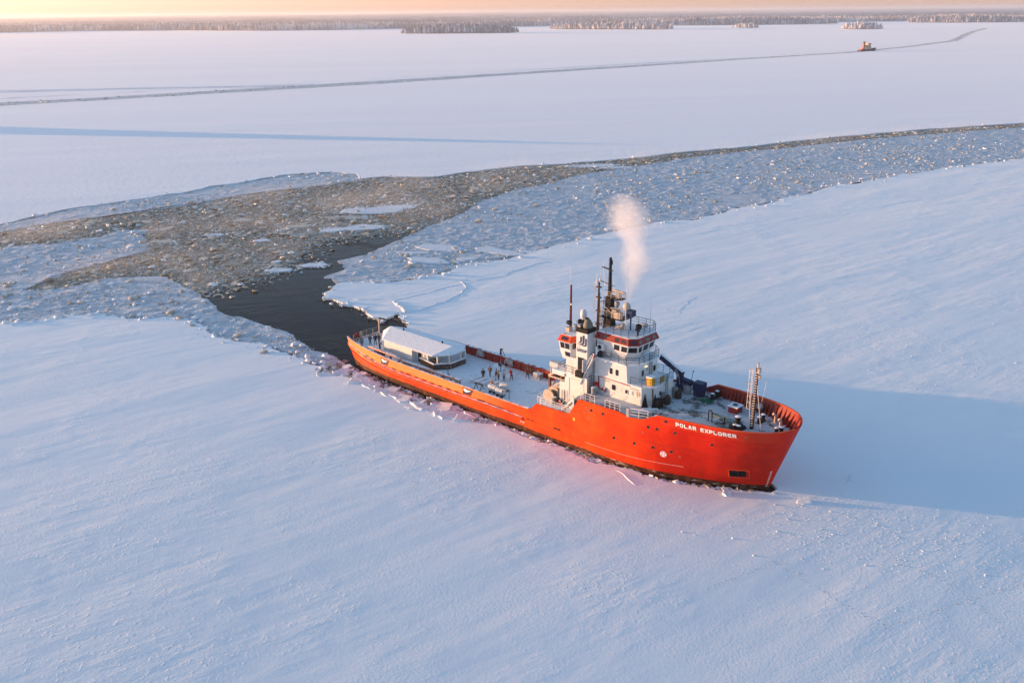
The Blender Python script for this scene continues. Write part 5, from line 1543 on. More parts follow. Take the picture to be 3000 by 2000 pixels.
m.obox((-31.6, -1.6, 8.75), (.75, .1, -.12), (0, .5, 0), (.04, 0, .34)); m.tube((-32.3, -1.9, 8.4), (-30.3, -1.8, 7.4), .12, .12, 6); m.tube((-32.3, -2.05, 7.1), (-32.3, -2.0, 8.4), .07, .07, 6); m.tube((-31.5, -1.7, 8.4), (-30.6, -1.8, 7.2), .08, .08, 6); m.build('bay_hoist', M_WHITE, ah)

# ------------------------------------------------------------------ things standing on the ship (ship coordinates -> world)
def put(o, s, t, z, turn=0.0):
    p = sw(s, t, z); o.location = p; o.rotation_euler = (0, 0, SHIP_A + turn)
    return o


# ---- white cabin with an open terrace
cab = empty('deck_cabin'); put(cab, -60, 0, 2.6)
tag(cab, 'white cabin with snow covered roof and open terrace on the aft deck', 'cabin')
CX = lambda s: s + 60
wall([([(CX(-66.3), -3.3), (CX(-59.6), -3.3), (CX(-59.6), 2.9), (CX(-66.6), 2.9), (CX(-69.2), 1.2), (CX(-69.2), -.6)], 0), ([(CX(-66.3), -3.3), (CX(-59.6), -3.3), (CX(-59.6), 2.9), (CX(-66.6), 2.9), (CX(-69.2), 1.2), (CX(-69.2), -.6)], 2.15)], 'cabin_wall', M_WHITE, cab)
wall([(rect(CX(-59.6), CX(-56.9), -2.5, 2.5), 0), (rect(CX(-59.6), CX(-56.9), -2.5, 2.5), 2.15)], 'inner_wall', M_WHITE, cab)
out = [(-66.5, -3.45), (-54.7, -3.45), (-52.9, -1.5), (-52.9, 1.6), (-54.6, 3.4), (-67.2, 3.2), (-69.7, 1.5), (-69.7, -.5)]
m = MB(); vs = [(CX(a), b, 2.15) for a, b in out] + [(CX(a), b, 2.32) for a, b in out] + [(CX(-69.0), .45, 3.0), (CX(-54.0), .05, 3.05)]
n = 8; fs = [tuple(range(n))[::-1]] + [(i, (i + 1) % n, n + (i + 1) % n, n + i) for i in range(n)]
fs += [(8, 9, 17, 16), (9, 10, 17), (10, 11, 17), (11, 12, 17), (12, 13, 16, 17), (13, 14, 16), (14, 15, 16), (15, 8, 16)]
m.add(vs, fs)
M_ROOFS = mat_deck('roof_snow', (0.62, 0.64, 0.68), .72, .3)
rf = m.build('roof', M_ROOFS, cab)
m = MB()
for a, b in zip(out, out[1:] + out[:1]): m.tube((CX(a[0]), a[1], 2.2), (CX(b[0]), b[1], 2.2), .10, .10, 5)
m.build('eaves_board', M_WHITE, rf)
for s in (-65.6, -56.2):
    m = MB(); m.lathe((CX(s), .35 if s < -60 else .1, 2.98), [(.10, 0), (.10, .25), (.20, .28), (.02, .42)], 8); m.build('roof_vent', M_BLACK, rf)
o = window('cabin_door', cab, (CX(-58.6), -2.5, 1.02), SX, SZ, .85, 1.95, [M_WHITE, M_BLACK], out=.06, fr=.14)
window('cabin_window', cab, (CX(-57.4), -2.5, 1.2), SX, SZ, .35, 1.3, [M_WHITE, M_GREY])
m = MB(); m.box(CX(-60.6), CX(-59.65), -3.42, -3.3, .55, .68); m.build('wall_shelf', M_SNOWTOP, cab)
for s, t in ((-56.3, -2.95), (-54.55, -2.6), (-53.35, -1.2), (-53.2, 1.0), (-53.4, 2.2), (-54.8, 3.0)):
    m = MB(); m.box(CX(s) - .09, CX(s) + .09, t - .09, t + .09, 0, 2.16); m.build('post', M_WHITE, cab)
tw = [(-58.2, -2.85), (-54.5, -3.35), (-52.85, -1.45), (-52.95, 1.8), (-54.7, 3.4)]
for k, (a, b) in enumerate(zip(tw[:-1], tw[1:])):
    A, B = Vector((CX(a[0]), a[1], 0)), Vector((CX(b[0]), b[1], 0)); d = (B - A).normalized(); nn = Vector((d.y, -d.x, 0))
    m = MB(); m.obox((A + B) / 2 + Vector((0, 0, .96)), d * ((B - A).length / 2 + .06), nn * .14, (0, 0, .05)); tp = m.build('terrace_wall', M_SNOWTOP, cab)
    for j in range(5):
        m = MB(); m.obox((A + B) / 2 + Vector((0, 0, .10 + .178 * j)) + nn * (.01 * (j % 2)), d * ((B - A).length / 2), nn * .05, (0, 0, .080)); m.build('board', M_WOOD if k == 0 else M_GREYWOOD, tp)
    m = MB(); m.obox((A + B) / 2 - nn * .45 + Vector((0, 0, .45)), d * ((B - A).length / 2 - .35), nn * .22, (0, 0, .06)); m.build('terrace_bench', M_SNOWTOP, cab)
m = MB(); m.box(CX(-56.4), CX(-55.4), -2.3, -1.5, 0, 1.0); m.build('terrace_counter', M_GREYWOOD, cab)

# ---- white benches, canisters and small gear on the open deck
bench0 = None
BL = ['white snow topped bench furthest aft in the row on the deck', 'white snow topped bench second from the cabin end of the row', 'middle white bench in the row on the deck', 'white bench next to the person in yellow', 'white bench nearest the white canisters']
for i in range(5):
    if bench0 is None:
        bench0 = empty('snowy_bench')
        m = MB(); m.box(-1.1, 1.1, -.28, .28, .34, .48); m.build('bench_top', M_SNOWTOP, bench0)
        for x in (-.85, .85):
            m = MB(); m.box(x - .06, x + .06, -.25, .25, 0, .34); m.build('leg', M_RAILW, bench0)
        b = bench0
    else:
        b = bench0.copy(); COL.objects.link(b)
        for ch in list(bench0.children):
            c = ch.copy(); COL.objects.link(c); c.parent = b
    put(b, -46.7 + 1.12 * i, -2.35 + .12 * i, 2.6, math.radians(88))
    tag(b, BL[i], 'bench', 'white benches on the aft deck')
can0 = None
CL = ['white raft canister nearest the bulwark in front of its neighbour', 'white raft canister on its cradle at the inboard side', 'white raft canister closest to the winch']
for i, (s, t) in enumerate(((-41.4, -4.0), (-40.6, -2.5), (-39.7, -4.3))):
    if can0 is None:
        can0 = empty('raft_canister')
        m = MB(); m.lathe((0, 0, .75), [(.02, -.78), (.34, -.74), (.47, -.6), (.47, -.03), (.50, -.02), (.50, .02), (.47, .03), (.47, .6), (.34, .74), (.02, .78)], 16, 'x'); m.build('canister_shell', M_WHITE, can0, True)
        for x in (-.4, .4):
            m = MB(); m.box(x - .05, x + .05, -.5, .5, 0, .32); m.build('cradle', M_DARKRAIL, can0)
            m = MB(); m.lathe((x, 0, .75), [(.485, -.03), (.485, .03)], 16, 'x'); m.build('strap', M_RAILW, can0)
        b = can0
    else:
        b = can0.copy(); COL.objects.link(b)
        for ch in list(can0.children):
            c = ch.copy(); COL.objects.link(c); c.parent = b
    put(b, s, t, 2.6, math.radians(4))
    tag(b, CL[i], 'canister', 'white raft canisters by the bulwark')
m = MB()
rr = random.Random(3)
for k in range(26): m.tube((rr.uniform(-.5, .5), rr.uniform(-.5, .5), rr.uniform(.1, .5)), (rr.uniform(-.6, .6), rr.uniform(-.6, .6), rr.uniform(.5, 1.2)), .035, .03, 4)
o = m.build('rope_heap', M_ROPE); put(o, -42.2, -2.9, 2.6); tag(o, 'frosted heap of rope between the canisters and the benches', 'rope')
m = MB()
for x in (-.55, .55):
    m.tube((x, -.4, 0), (x, 0, .8), .05, .05, 4); m.tube((x, .4, 0), (x, 0, .8), .05, .05, 4)
m.obox((0, 0, .84), (.75, 0, 0), (0, .1, 0), (0, 0, .06)); o = m.build('saw_horse', M_MAST); put(o, -43.9, -4.4, 2.6, .1); tag(o, 'dark trestle with snow on its beam beside the bulwark', 'trestle')
m = MB(); m.tube((0, 0, 0), (0, 0, 1.15), .05, .05, 5); m.tube((0, 0, .0), (.0, .0, .06), .3, .3, 8); m.obox((0, 0, 1.2), (.16, 0, 0), (0, .12, 0), (0, 0, .06)); o = m.build('deck_post', M_BLACK); put(o, -51.4, -3.4, 2.6); tag(o, 'short black post with a snow cap beside the crash rail', 'post')
m = MB(); m.tube((0, 0, 0), (0, 0, 1.2), .04, .04, 5); m.tube((1.0, .3, 0), (1.0, .3, 1.5), .04, .04, 5); o = m.build('stanchion_pair', M_MAST); put(o, -39.0, -4.6, 2.6); tag(o, 'two thin dark stanchions standing behind the canisters', 'stanchion')


def rope_hang(s, lab, k):
    m = MB(); rr = random.Random(k)
    for i in range(11):
        x0 = rr.uniform(-.7, .7); dz = rr.uniform(.6, 1.1); pts = []
        for j in range(9):
            a = j / 8; pts.append((x0 + .35 * math.cos(a * 6.28 + i), rr.uniform(-.15, 0), 1.35 - dz * math.sin(a * 3.14)))
        m.path(pts, .045, 4)
    m.path([(-.9, 0, .2), (-.4, -.05, 1.35), (.1, 0, .3)], .06, 4)
    o = m.build('mooring_rope', M_ROPE); put(o, s, 5.05, 2.6); tag(o, lab, 'rope', 'frosted ropes hung on the port rail')


rope_hang(-52.9, 'frosted mooring rope hung on the red port wall near the cabin', 1)
rope_hang(-46.9, 'frosted mooring rope bundle hanging right of the small black davit', 2)
m = MB(); rr = random.Random(5)
for i in range(26):
    a = (rr.uniform(-1.3, 1.3), rr.uniform(-.3, .1), rr.uniform(0, .3)); b = (a[0] + rr.uniform(-.4, .4), a[1] - .1, rr.uniform(.4, 1.5)); m.tube(a, b, .03, .03, 4)
o = m.build('green_net', M_GREEN); put(o, -42.0, 4.9, 2.6); tag(o, 'green net and line tangled against the red port wall', 'net')
m = MB(); m.box(-.6, .6, -.45, .45, 0, .75); m.cur = 1; m.box(-.62, .62, -.47, .47, .75, .84)
o = m.build('deck_chest', [M_GREY, M_SNOWTOP]); put(o, -40.4, 4.6, 2.6); tag(o, 'grey chest with snowy lid beside the red port wall', 'chest')
m = MB(); m.sphere((0, 0, .1), .8, 12, 6, .5); m.sphere((.8, .1, .05), .55, 10, 6, .5); o = m.build('snow_heap', M_SNOWTOP, None, True); put(o, -48.3, 4.3, 2.6); tag(o, 'shovelled snow heap under the small black davit', 'snow heap')


def barrel(s, t, z, lab, mat):
    r = empty('oil_drum'); put(r, s, t, z)
    m = MB(); m.lathe((0, 0, 0), [(.30, 0), (.32, .03), (.30, .06), (.30, .32), (.325, .35), (.30, .38), (.30, .62), (.325, .65), (.30, .68), (.30, .92), (.32, .95)], 14); m.build('drum_shell', mat, r)
    m = MB(); m.lathe((0, 0, .95), [(.30, 0), (.27, .04), (.02, .06)], 14); m.build('drum_snow', M_SNOWTOP, r)
    tag(r, lab, 'drum')


barrel(-23.4, -3.9, 7.2, 'grey drum with snow on top behind the gangway foot', M_GREY)
barrel(-29.5, -4.5, 4.35, 'brown drum standing in front of the buff winch', M_OLIVE)
M_RW = [plain('buoy_red', (.45, .04, .02)), plain('buoy_white', (.75, .70, .66))]


def lifebuoy(s, t, z, axis, lab):
    m = MB(); m.torus((0, 0, 0), .29, .085, axis, 16, 6, slots=[0, 0, 1, 0]); o = m.build('lifebuoy', M_RW, None, True); put(o, s, t, z); tag(o, lab, 'lifebuoy')


lifebuoy(-22.25, -3.22, 7.95, (0, 1, 0), 'red and white lifebuoy on the shaded white wall')
lifebuoy(-28.6, -4.45, 4.75, (.2, 1, .2), 'orange red lifebuoy at the foot of the small wall ladder')
lifebuoy(-23.7, -3.75, 12.35, (0, 1, .2), 'pale lifebuoy at the top of the inclined gangway')
b = empty('yellow_locker'); put(b, -16.2, -1.55, 9.70)
m = MB(); m.box(-.45, .35, -.35, .5, 0, 1.0); m.build('locker_body', M_YEL, b)
m = MB(); m.box(-.5, .4, -.4, .55, 1.0, 1.12); m.build('locker_lid', M_SNOWTOP, b)
tag(b, 'yellow locker with a snowy lid on the platform in front of the bridge', 'locker')
m = MB(); m.box(0, .05, -.5, .5, .1, .95); o = m.build('yellow_board', plain('dull_yellow', (.45, .28, .03))); put(o, -15.5, -.1, 9.70); tag(o, 'dull yellow sign board fixed to the platform railing', 'board')
# spare anchors leaning at the corner of the deckhouse
for s, t, k, lab in ((-15.75, -3.35, 1.0, 'left black pointed anchor fluke leaning at the deckhouse corner'), (-14.75, -2.6, 1.0, 'right black pointed anchor fluke leaning at the deckhouse corner')):
    m = MB(); m.add([(-.42, -.12, 0), (.42, -.12, 0), (.42, .12, 0), (-.42, .12, 0), (0, 0, 2.0 * k)], [(0, 1, 4), (1, 2, 4), (2, 3, 4), (3, 0, 4), (3, 2, 1, 0)]); o = m.build('anchor_fluke', M_BLACK)
    put(o, s, t, 7.25, math.radians(45)); tag(o, lab, 'anchor', 'spare anchors by the deckhouse')
m = MB(); m.box(-1.0, 1.0, -.5, .5, 0, .10); o = m.build('anchor_skid', M_SNOWTOP); put(o, -15.2, -3.0, 7.22, math.radians(40)); tag(o, 'snowy skid plate under the two black anchor flukes', 'plate')
# rope heaps on the fore deck
m = MB(); rr = random.Random(8)
for i in range(60):
    a = rr.uniform(0, 6.28); r1 = rr.uniform(.1, .9); r2 = rr.uniform(.2, 1.0); b_ = a + rr.uniform(-.9, .9)
    m.tube((r1 * math.cos(a), r1 * math.sin(a), rr.uniform(.03, .5)), (r2 * math.cos(b_), r2 * math.sin(b_), rr.uniform(.03, .3)), .045, .04, 4)
o = m.build('green_rope_heap', M_GREEN); put(o, -10.9, 3.3, 7.2); tag(o, 'tangled green rope heap on the fore deck', 'rope')
M_PALEROPE = plain('pale_green_rope', (.20, .30, .28), .9)
m = MB(); rr = random.Random(9)
for i in range(6):
    pts = []; w_ = rr.uniform(.15, .55)
    for j in range(13):
        a = j / 12 * 6.28; pts.append((2.0 * math.cos(a) + rr.uniform(-.1, .1), w_ * math.sin(a) + rr.uniform(-.05, .05), .05 + .01 * i))
    m.path(pts, .03, 4)
o = m.build('flaked_rope', M_PALEROPE); put(o, -6.7, .4, 7.2, math.radians(-12)); tag(o, 'pale rope laid in long loops across the fore deck', 'rope')
m = MB(); m.path([(0, 0, 0), (0, 0, .7), (.08, 0, .85)], .08, 5); m.tube((0, 0, 0), (0, 0, .1), .2, .2, 8); o = m.build('rope_stand', M_BLACK); put(o, -5.9, -.9, 7.2); tag(o, 'short black stand at the end of the pale looped rope', 'stand')
m = MB()
for pts in ([(-1.2, .6, .03), (-.4, 1.0, .03), (.4, .9, .03), (1.2, 1.2, .03)], [(-1.5, -.3, .03), (-.6, .3, .03), (-.2, .8, .03)]): m.path(pts, .035, 4)
o = m.build('loose_line', M_MAST); put(o, -5.2, -1.2, 7.2); tag(o, 'loose dark line lying aft of the capstan', 'rope')

# ------------------------------------------------------------------ people
M_SKIN = plain('skin', (.45, .25, .18), .6, .1)
CL_MAT = {}


def cloth(name, c):
    if name not in CL_MAT: CL_MAT[name] = plain('cloth_' + name, c, .85, .22, 6)
    return CL_MAT[name]


BLACKC = cloth('black', (.014, .014, .018)); DARK = cloth('dark_grey', (.045, .045, .052))


def skin_mesh(name, joints, edges, mats, sub=1, matf=None):
    """grow one continuous surface over a skeleton"""
    me = bpy.data.meshes.new(name)
    me.from_pydata([j[:3] for j in joints], edges, [])
    ob = bpy.data.objects.new(name, me); COL.objects.link(ob)
    ob.modifiers.new('skin', 'SKIN')
    sv = me.skin_vertices[0].data
    for i, j in enumerate(joints):
        r = j[3]; sv[i].radius = (r, r) if not isinstance(r, tuple) else r
    sv[0].use_root = True
    if sub:
        md = ob.modifiers.new('sub', 'SUBSURF'); md.levels = sub; md.render_levels = sub
    dg = bpy.context.evaluated_depsgraph_get()
    out = bpy.data.meshes.new_from_object(ob.evaluated_get(dg))
    bpy.data.objects.remove(ob); bpy.data.meshes.remove(me)
    out.name = name
    out.materials.clear()
    for m_ in mats: out.materials.append(m_)
    if matf:
        for p in out.polygons: p.material_index = matf(p.center)
    shade(out, 80)
    return out


def person(s, t, z, turn, label, jacket, trousers=BLACKC, hat=DARK, bend=0.0, stride=.12, arms='down', pack=None, group=None, k=1.0, sit=False, world_pos=None, lie=False):
    root = empty('person')
    tag(root, label, 'person', group)
    hz = .92 if not sit else .50
    kn = .48
    fwd = math.sin(bend); upv = math.cos(bend)
    sp = lambda d: (fwd * d, 0, hz + upv * d)      # up the spine
    hips = (0, 0, hz)
    a = stride
    if sit: kneeL, kneeR, ankL, ankR = (.42, .12, .50), (.40, -.12, .46), (.40, .13, .10), (.10, -.13, .08)
    else: kneeL, kneeR, ankL, ankR = (a * .6, .10, kn), (-a * .4, -.10, kn), (a, .11, .09), (-a * 1.1, -.11, .09)
    sh = sp(.50)
    hd = sp(.76)
    if arms == 'down': eL, eR, hL, hR = (sh[0] + .02, .27, sh[2] - .27), (sh[0] - .02, -.27, sh[2] - .27), (sh[0] + .14, .28, sh[2] - .50), (sh[0] + .08, -.28, sh[2] - .50)
    elif arms == 'fwd': eL, eR, hL, hR = (sh[0] + .10, .25, sh[2] - .25), (sh[0] + .10, -.25, sh[2] - .25), (sh[0] + .34, .18, sh[2] - .24), (sh[0] + .34, -.18, sh[2] - .24)
    else: eL, eR, hL, hR = (sh[0] + .18, .25, sh[2] - .18), (sh[0] - .02, -.27, sh[2] - .27), (sh[0] + .26, .10, sh[2] + .08), (sh[0] + .08, -.26, sh[2] - .50)
    J = [(*hips, (.15, .12)), (*sp(.25), (.15, .11)), (*sp(.48), (.16, .11)), (*sp(.60), .055), (*sp(.68), .085), (*hd, .098), (*sp(.86), .07),
         (.0, .10, hz - .06, .10), (*kneeL, .068), (*ankL, .05), (ankL[0] + .16, ankL[1] + .02, .05, .042),
         (.0, -.10, hz - .06, .10), (*kneeR, .068), (*ankR, .05), (ankR[0] + .16, ankR[1] - .02, .05, .042),
         (sh[0], .20, sh[2], .07), (*eL, .052), (*hL, .042), (sh[0], -.20, sh[2], .07), (*eR, .052), (*hR, .042)]
    E = [(0, 1), (1, 2), (2, 3), (3, 4), (4, 5), (5, 6), (0, 7), (7, 8), (8, 9), (9, 10), (0, 11), (11, 12), (12, 13), (13, 14), (2, 15), (15, 16), (16, 17), (2, 18), (18, 19), (19, 20)]
    nb = sp(.60)
    nrm = Vector((fwd, 0, upv))

    def mf(c):
        if c.z < .13: return 1
        if (c - Vector(hips)).dot(nrm) > .62 or min((c - Vector(hL)).length, (c - Vector(hR)).length) < .07: return 2
        return 0
    body = link('body', skin_mesh('body', J, E, [trousers, BLACKC, M_SKIN], 1, mf), root)
    Jj = [(*sp(-.12), (.19, .155)), (*sp(.05), (.185, .15)), (*sp(.25), (.175, .14)), (*sp(.50), (.17, .135)), (*sp(.61), .085),
          (sh[0], .21, sh[2] - .01, .092), (*eL, .076), (hL[0] * .85 + eL[0] * .15, hL[1] * .85 + eL[1] * .15, hL[2] * .85 + eL[2] * .15, .06), (sh[0], -.21, sh[2] - .01, .092), (*eR, .076), (hR[0] * .85 + eR[0] * .15, hR[1] * .85 + eR[1] * .15, hR[2] * .85 + eR[2] * .15, .06)]
    link('jacket', skin_mesh('jacket', Jj, [(0, 1), (1, 2), (2, 3), (3, 4), (3, 5), (5, 6), (6, 7), (3, 8), (8, 9), (9, 10)], [jacket], 1), root)
    m = MB(); c = Vector(hd) + nrm * .05 - Vector((.015, 0, 0)); m.sphere(c, .118, 10, 6, 1.0); hm = m.build('hat', hat, root, True)
    m = MB()
    for y in (-.034, .034): m.sphere(Vector(hd) + Vector((.095, y, .0)), .014, 5, 4)
    m.build('eyes', BLACKC, body)
    m = MB(); m.sphere(Vector(hd) + Vector((.112, 0, -.025)), .018, 5, 4); m.build('nose', M_SKIN, body)
    for y, h in ((1, hL), (-1, hR)):
        m = MB(); q = Vector(h)
        m.sphere(q, .048, 7, 5, 1.2)
        for f in range(4): m.tube(q + Vector((.03 - .02 * f, 0, -.03)), q + Vector((.045 - .022 * f, 0, -.10 + .012 * abs(f - 1))), .012, .010, 4)
        m.tube(q + Vector((.04, -.02 * y, -.01)), q + Vector((.075, -.03 * y, -.05)), .013, .010, 4)
        m.build('glove', BLACKC, root)
    if pack:
        m = MB(); c = Vector(sp(.34)) - Vector((upv, 0, -fwd)) * .22; m.obox(c, Vector((upv, 0, -fwd)) * .10, (0, .15, 0), nrm * .22); m.build('backpack', pack, root)
    if world_pos is None: put(root, s, t, z, turn)
    else: root.location = world_pos; root.rotation_euler = (0, math.radians(78), turn) if lie else (0, 0, turn)
    root.scale = (k, k, k)
    return root


OLIVE = cloth('olive', (.055, .050, .035)); RUSTC = cloth('rust', (.20, .075, .035)); REDC = cloth('red', (.42, .022, .022)); CREAM = cloth('cream', (.50, .43, .33)); WHITEC = cloth('white', (.62, .60, .58))
BROWN = cloth('brown', (.075, .045, .030)); GREYC = cloth('grey', (.17, .17, .19)); JEANS = cloth('jeans', (.10, .11, .15)); MUST = cloth('mustard', (.50, .20, .02)); PALE = cloth('pale', (.40, .38, .36)); PINK = cloth('pinkish', (.30, .19, .18))
G = 'people standing on the aft deck'
person(-46.0, -1.36, 2.6, 2.4, 'person in olive jacket with backpack, left of the group on deck', OLIVE, BLACKC, DARK, pack=BLACKC, stride=.06, group=G)
person(-46.1, .2, 2.6, 2.0, 'person in rust brown hooded jacket and grey jeans', RUSTC, JEANS, RUSTC, stride=.16, group=G)
person(-44.4, -.35, 2.6, 1.2, 'person in dark brown jacket and pale trousers in the close group', BROWN, PALE, BROWN, stride=.1, bend=.15, group=G)
person(-43.5, -.68, 2.6, -2.2, 'tall person in long dark brown coat in front of the group', BROWN, BLACKC, OLIVE, stride=.06, k=1.06, group=G)
person(-43.3, .28, 2.6, -.8, 'person in white jacket and black trousers beside the brown coat', WHITEC, BLACKC, DARK, stride=.12, arms='fwd', group=G)
person(-42.75, 1.3, 2.6, 2.9, 'person in red jacket bending over a kick sled', REDC, BLACKC, REDC, bend=.45, arms='fwd', stride=.1, group=G)
person(-41.4, 3.35, 2.6, -.4, 'person in red coat walking alone near the port wall', REDC, BLACKC, BROWN, stride=.3, group=G)
person(-46.4, 2.8, 2.6, 1.4, 'person in pinkish grey jacket with dark bag, behind the group', PINK, GREYC, GREYC, pack=BLACKC, group=G)
person(-42.9, -3.0, 2.6, .7, 'person in mustard yellow jacket crouching beside the benches', MUST, BLACKC, MUST, sit=True, bend=.35, arms='fwd', group=G)
G = 'people watching from the stern'
person(-73.9, -2.9, 2.6, 2.7, 'person in red jacket at the stern rail', REDC, BLACKC, BLACKC, group=G)
person(-74.0, -2.2, 2.6, 3.0, 'person in black jacket beside the red jacket at the stern rail', BLACKC, BLACKC, BLACKC, group=G)
person(-73.4, -2.3, 2.6, 2.2, 'person in cream jacket at the stern', CREAM, DARK, CREAM, group=G)
person(-71.0, -4.1, 2.6, 2.6, 'person in grey jacket standing near the mooring bollards', GREYC, BLACKC, GREYC, group=G)
person(-70.8, -2.5, 2.6, 2.4, 'slim person in black standing between the grey jacket and the tall pair', BLACKC, BLACKC, BLACKC, group=G)
person(-70.2, -1.9, 2.6, 2.9, 'tallest person in black facing the water', BLACKC, BLACKC, BLACKC, k=1.1, group=G)
person(-70.3, -1.1, 2.6, 2.2, 'person in black beside the buff stern post', DARK, BLACKC, BROWN, group=G)
person(-67.2, -3.45, 2.6, .5, 'person in black looking down by the cabin corner', DARK, BLACKC, BLACKC, arms='up', group=G)
person(-70.4, -.05, 2.6, 1.8, 'person in brown jacket half hidden by the cabin roof', RUSTC, BLACKC, BROWN, group=G)
SUIT = cloth('suit', (.28, .035, .015))
for i, (p, lab, tn) in enumerate((((-38.0, 149.9, -.05), 'person in red survival suit floating on the back in the open water', .5), ((-40.0, 149.0, -.05), 'second red suited floater further from the ship', 2.0))):
    q = g_ = person(0, 0, 0, tn, lab, SUIT, SUIT, SUIT, arms='fwd', stride=.2, world_pos=p, lie=True, group='floating people behind the stern')
# kick sled the red jacket leans on
m = MB()
for y in (-.2, .2):
    m.path([(-.9, y, .04), (.7, y, .04), (.85, y, .2)], .025, 4); m.path([(-.1, y, .04), (-.05, y, .95), (-.2, y, 1.0)], .025, 4)
m.tube((-.2, -.2, 1.0), (-.2, .2, 1.0), .025, .025, 4); m.box(0, .5, -.2, .2, .42, .46); m.tube((.5, -.2, .04), (.5, -.2, .44), .02, .02, 4); m.tube((.5, .2, .04), (.5, .2, .44), .02, .02, 4)
o = m.build('kick_sled', M_RAILW); put(o, -43.1, .75, 2.6, -.3); tag(o, 'thin metal kick sled in front of the bending red jacket', 'sled')

# ------------------------------------------------------------------ second ship, far off on the old channel
fs = empty('small_icebreaker', (482, 1345, 0), math.radians(22))
tag(fs, 'small distant ship with red brown funnel in the old channel', 'ship')
SC_ = 1.0
M_FH = plain('far_hull_dark', (.055, .03, .03)); M_FW = plain('far_white', (.50, .36, .26)); M_FR = plain('far_funnel', (.42, .10, .045)); M_FD = plain('far_deck', (.50, .26, .20))
st = [(-13, 2.6, 3.2), (-12, 3.4, 3.8), (-7, 4.0, 4.2), (4, 4.0, 4.3), (9, 2.9, 3.8), (12, 1.2, 2.6), (14, .1, .6)]
m = MB(); vs = []
for s, a, b in st:
    zt = 2.2 if s < 2 else 2.2 + (s - 2) * .19
    sh = .35 * zt * max(0, s - 4) / 10
    vs += [(s, -a, -.5), (s + sh, -b, zt), (s + sh, b, zt), (s, a, -.5)]
f_ = []
for i in range(len(st) - 1):
    for k in range(3):
        a = 4 * i + k; f_.append((a, a + 4, a + 5, a + 1))
f_ += [(0, 1, 2, 3), tuple(4 * (len(st) - 1) + k for k in (3, 2, 1, 0))]
m.add(vs, f_); m.build('hull', M_FH, fs, fix=True)
m = MB(); m.prism(oct_(-12.5, 1.5, 0, 3.7, 3.5), 2.1, 2.35); m.build('deck', M_FD, fs)
m = MB(); m.prism(oct_(-5, 6, 4.5, 3.2, 2), 2.2, 5.4); m.prism(oct_(-3, 5, 3.8, 2.7, 1.8), 5.4, 8.0); m.build('deckhouse', M_FW, fs)
m = MB(); m.prism(oct_(0, 4.6, 3.6, 2.6, 1.6), 8.0, 10.4, oct_(0, 5.0, 3.8, 2.9, 1.9)); o = m.build('wheelhouse', M_FW, fs)
m = MB(); m.box(.3, 4.2, -2.95, -2.75, 9.0, 9.9); m.box(4.7, 4.95, -1.5, 1.5, 9.0, 9.9); m.build('window_band', M_GLASS, o)
m = MB(); m.prism(rect(-6.6, -4.2, -1.3, 1.3), 2.3, 11.5, rect(-6.6, -4.6, -1.1, 1.1)); o = m.build('funnel', M_FR, fs)
m = MB(); m.prism(rect(-6.65, -4.55, -1.15, 1.15), 11.5, 12.6); m.build('funnel_cap', M_BLACK, o)
m = MB(); m.tube((.5, 0, 10.4), (.5, 0, 17.5), .22, .12, 6); m.tube((.5, -1.5, 14), (.5, 1.5, 14), .09, .09, 4); m.build('mast', M_FW, fs)
m = MB(); m.box(-9.5, -7.2, -2.2, 2.2, 2.3, 3.6); m.build('aft_winch', M_FR, fs)

# ------------------------------------------------------------------ land and forest beyond the lake
M_LAND = mat_ice('land_snow', (0.34, 0.34, 0.36), (0.60, 0.60, 0.62), scale=.01, rough=.8)


def mat_tree(name, a, b, sc=.03):
    t = NT(name)
    v = t.coord('Object')
    c = t.mix(t.ramp(t.noise(v, sc, 4, .65), .35, .65), a, b)
    return t.fin(c, .9, spec=.1)


M_TDARK = mat_tree('dark_forest', (.15, .13, .135), (.28, .25, .255))
M_TMID = mat_tree('frosted_forest', (.28, .25, .26), (.42, .38, .38))
M_TPALE = mat_tree('pale_frosted_trees', (.52, .46, .44), (.68, .62, .60))
ISL = [  # x, y, half length, half depth, turn, trees, tall, share of pale, label, width of the pale rim
    (-135, 2800, 152, 42, -.07, 1500, 21, .18, 'long dark wooded point left of centre on the far shore', 0),
    (322, 3190, 205, 45, -.60, 1500, 19, .35, 'middle wooded island with pale trees at its right end', 1),
    (755, 3200, 42, 15, -.5, 180, 13, .7, 'tiny wooded island between the two longer ones', 0),
    (990, 2815, 50, 20, -.45, 420, 17, .9, 'small pale frosted island standing alone at the right', 0),
    (1800, 3960, 200, 55, -.40, 1500, 23, .22, 'long dark wooded island at the right frame edge', 0),
    (915, 3900, 330, 60, .03, 1700, 24, .30, 'dark wooded shore behind the tiny island', 0)]


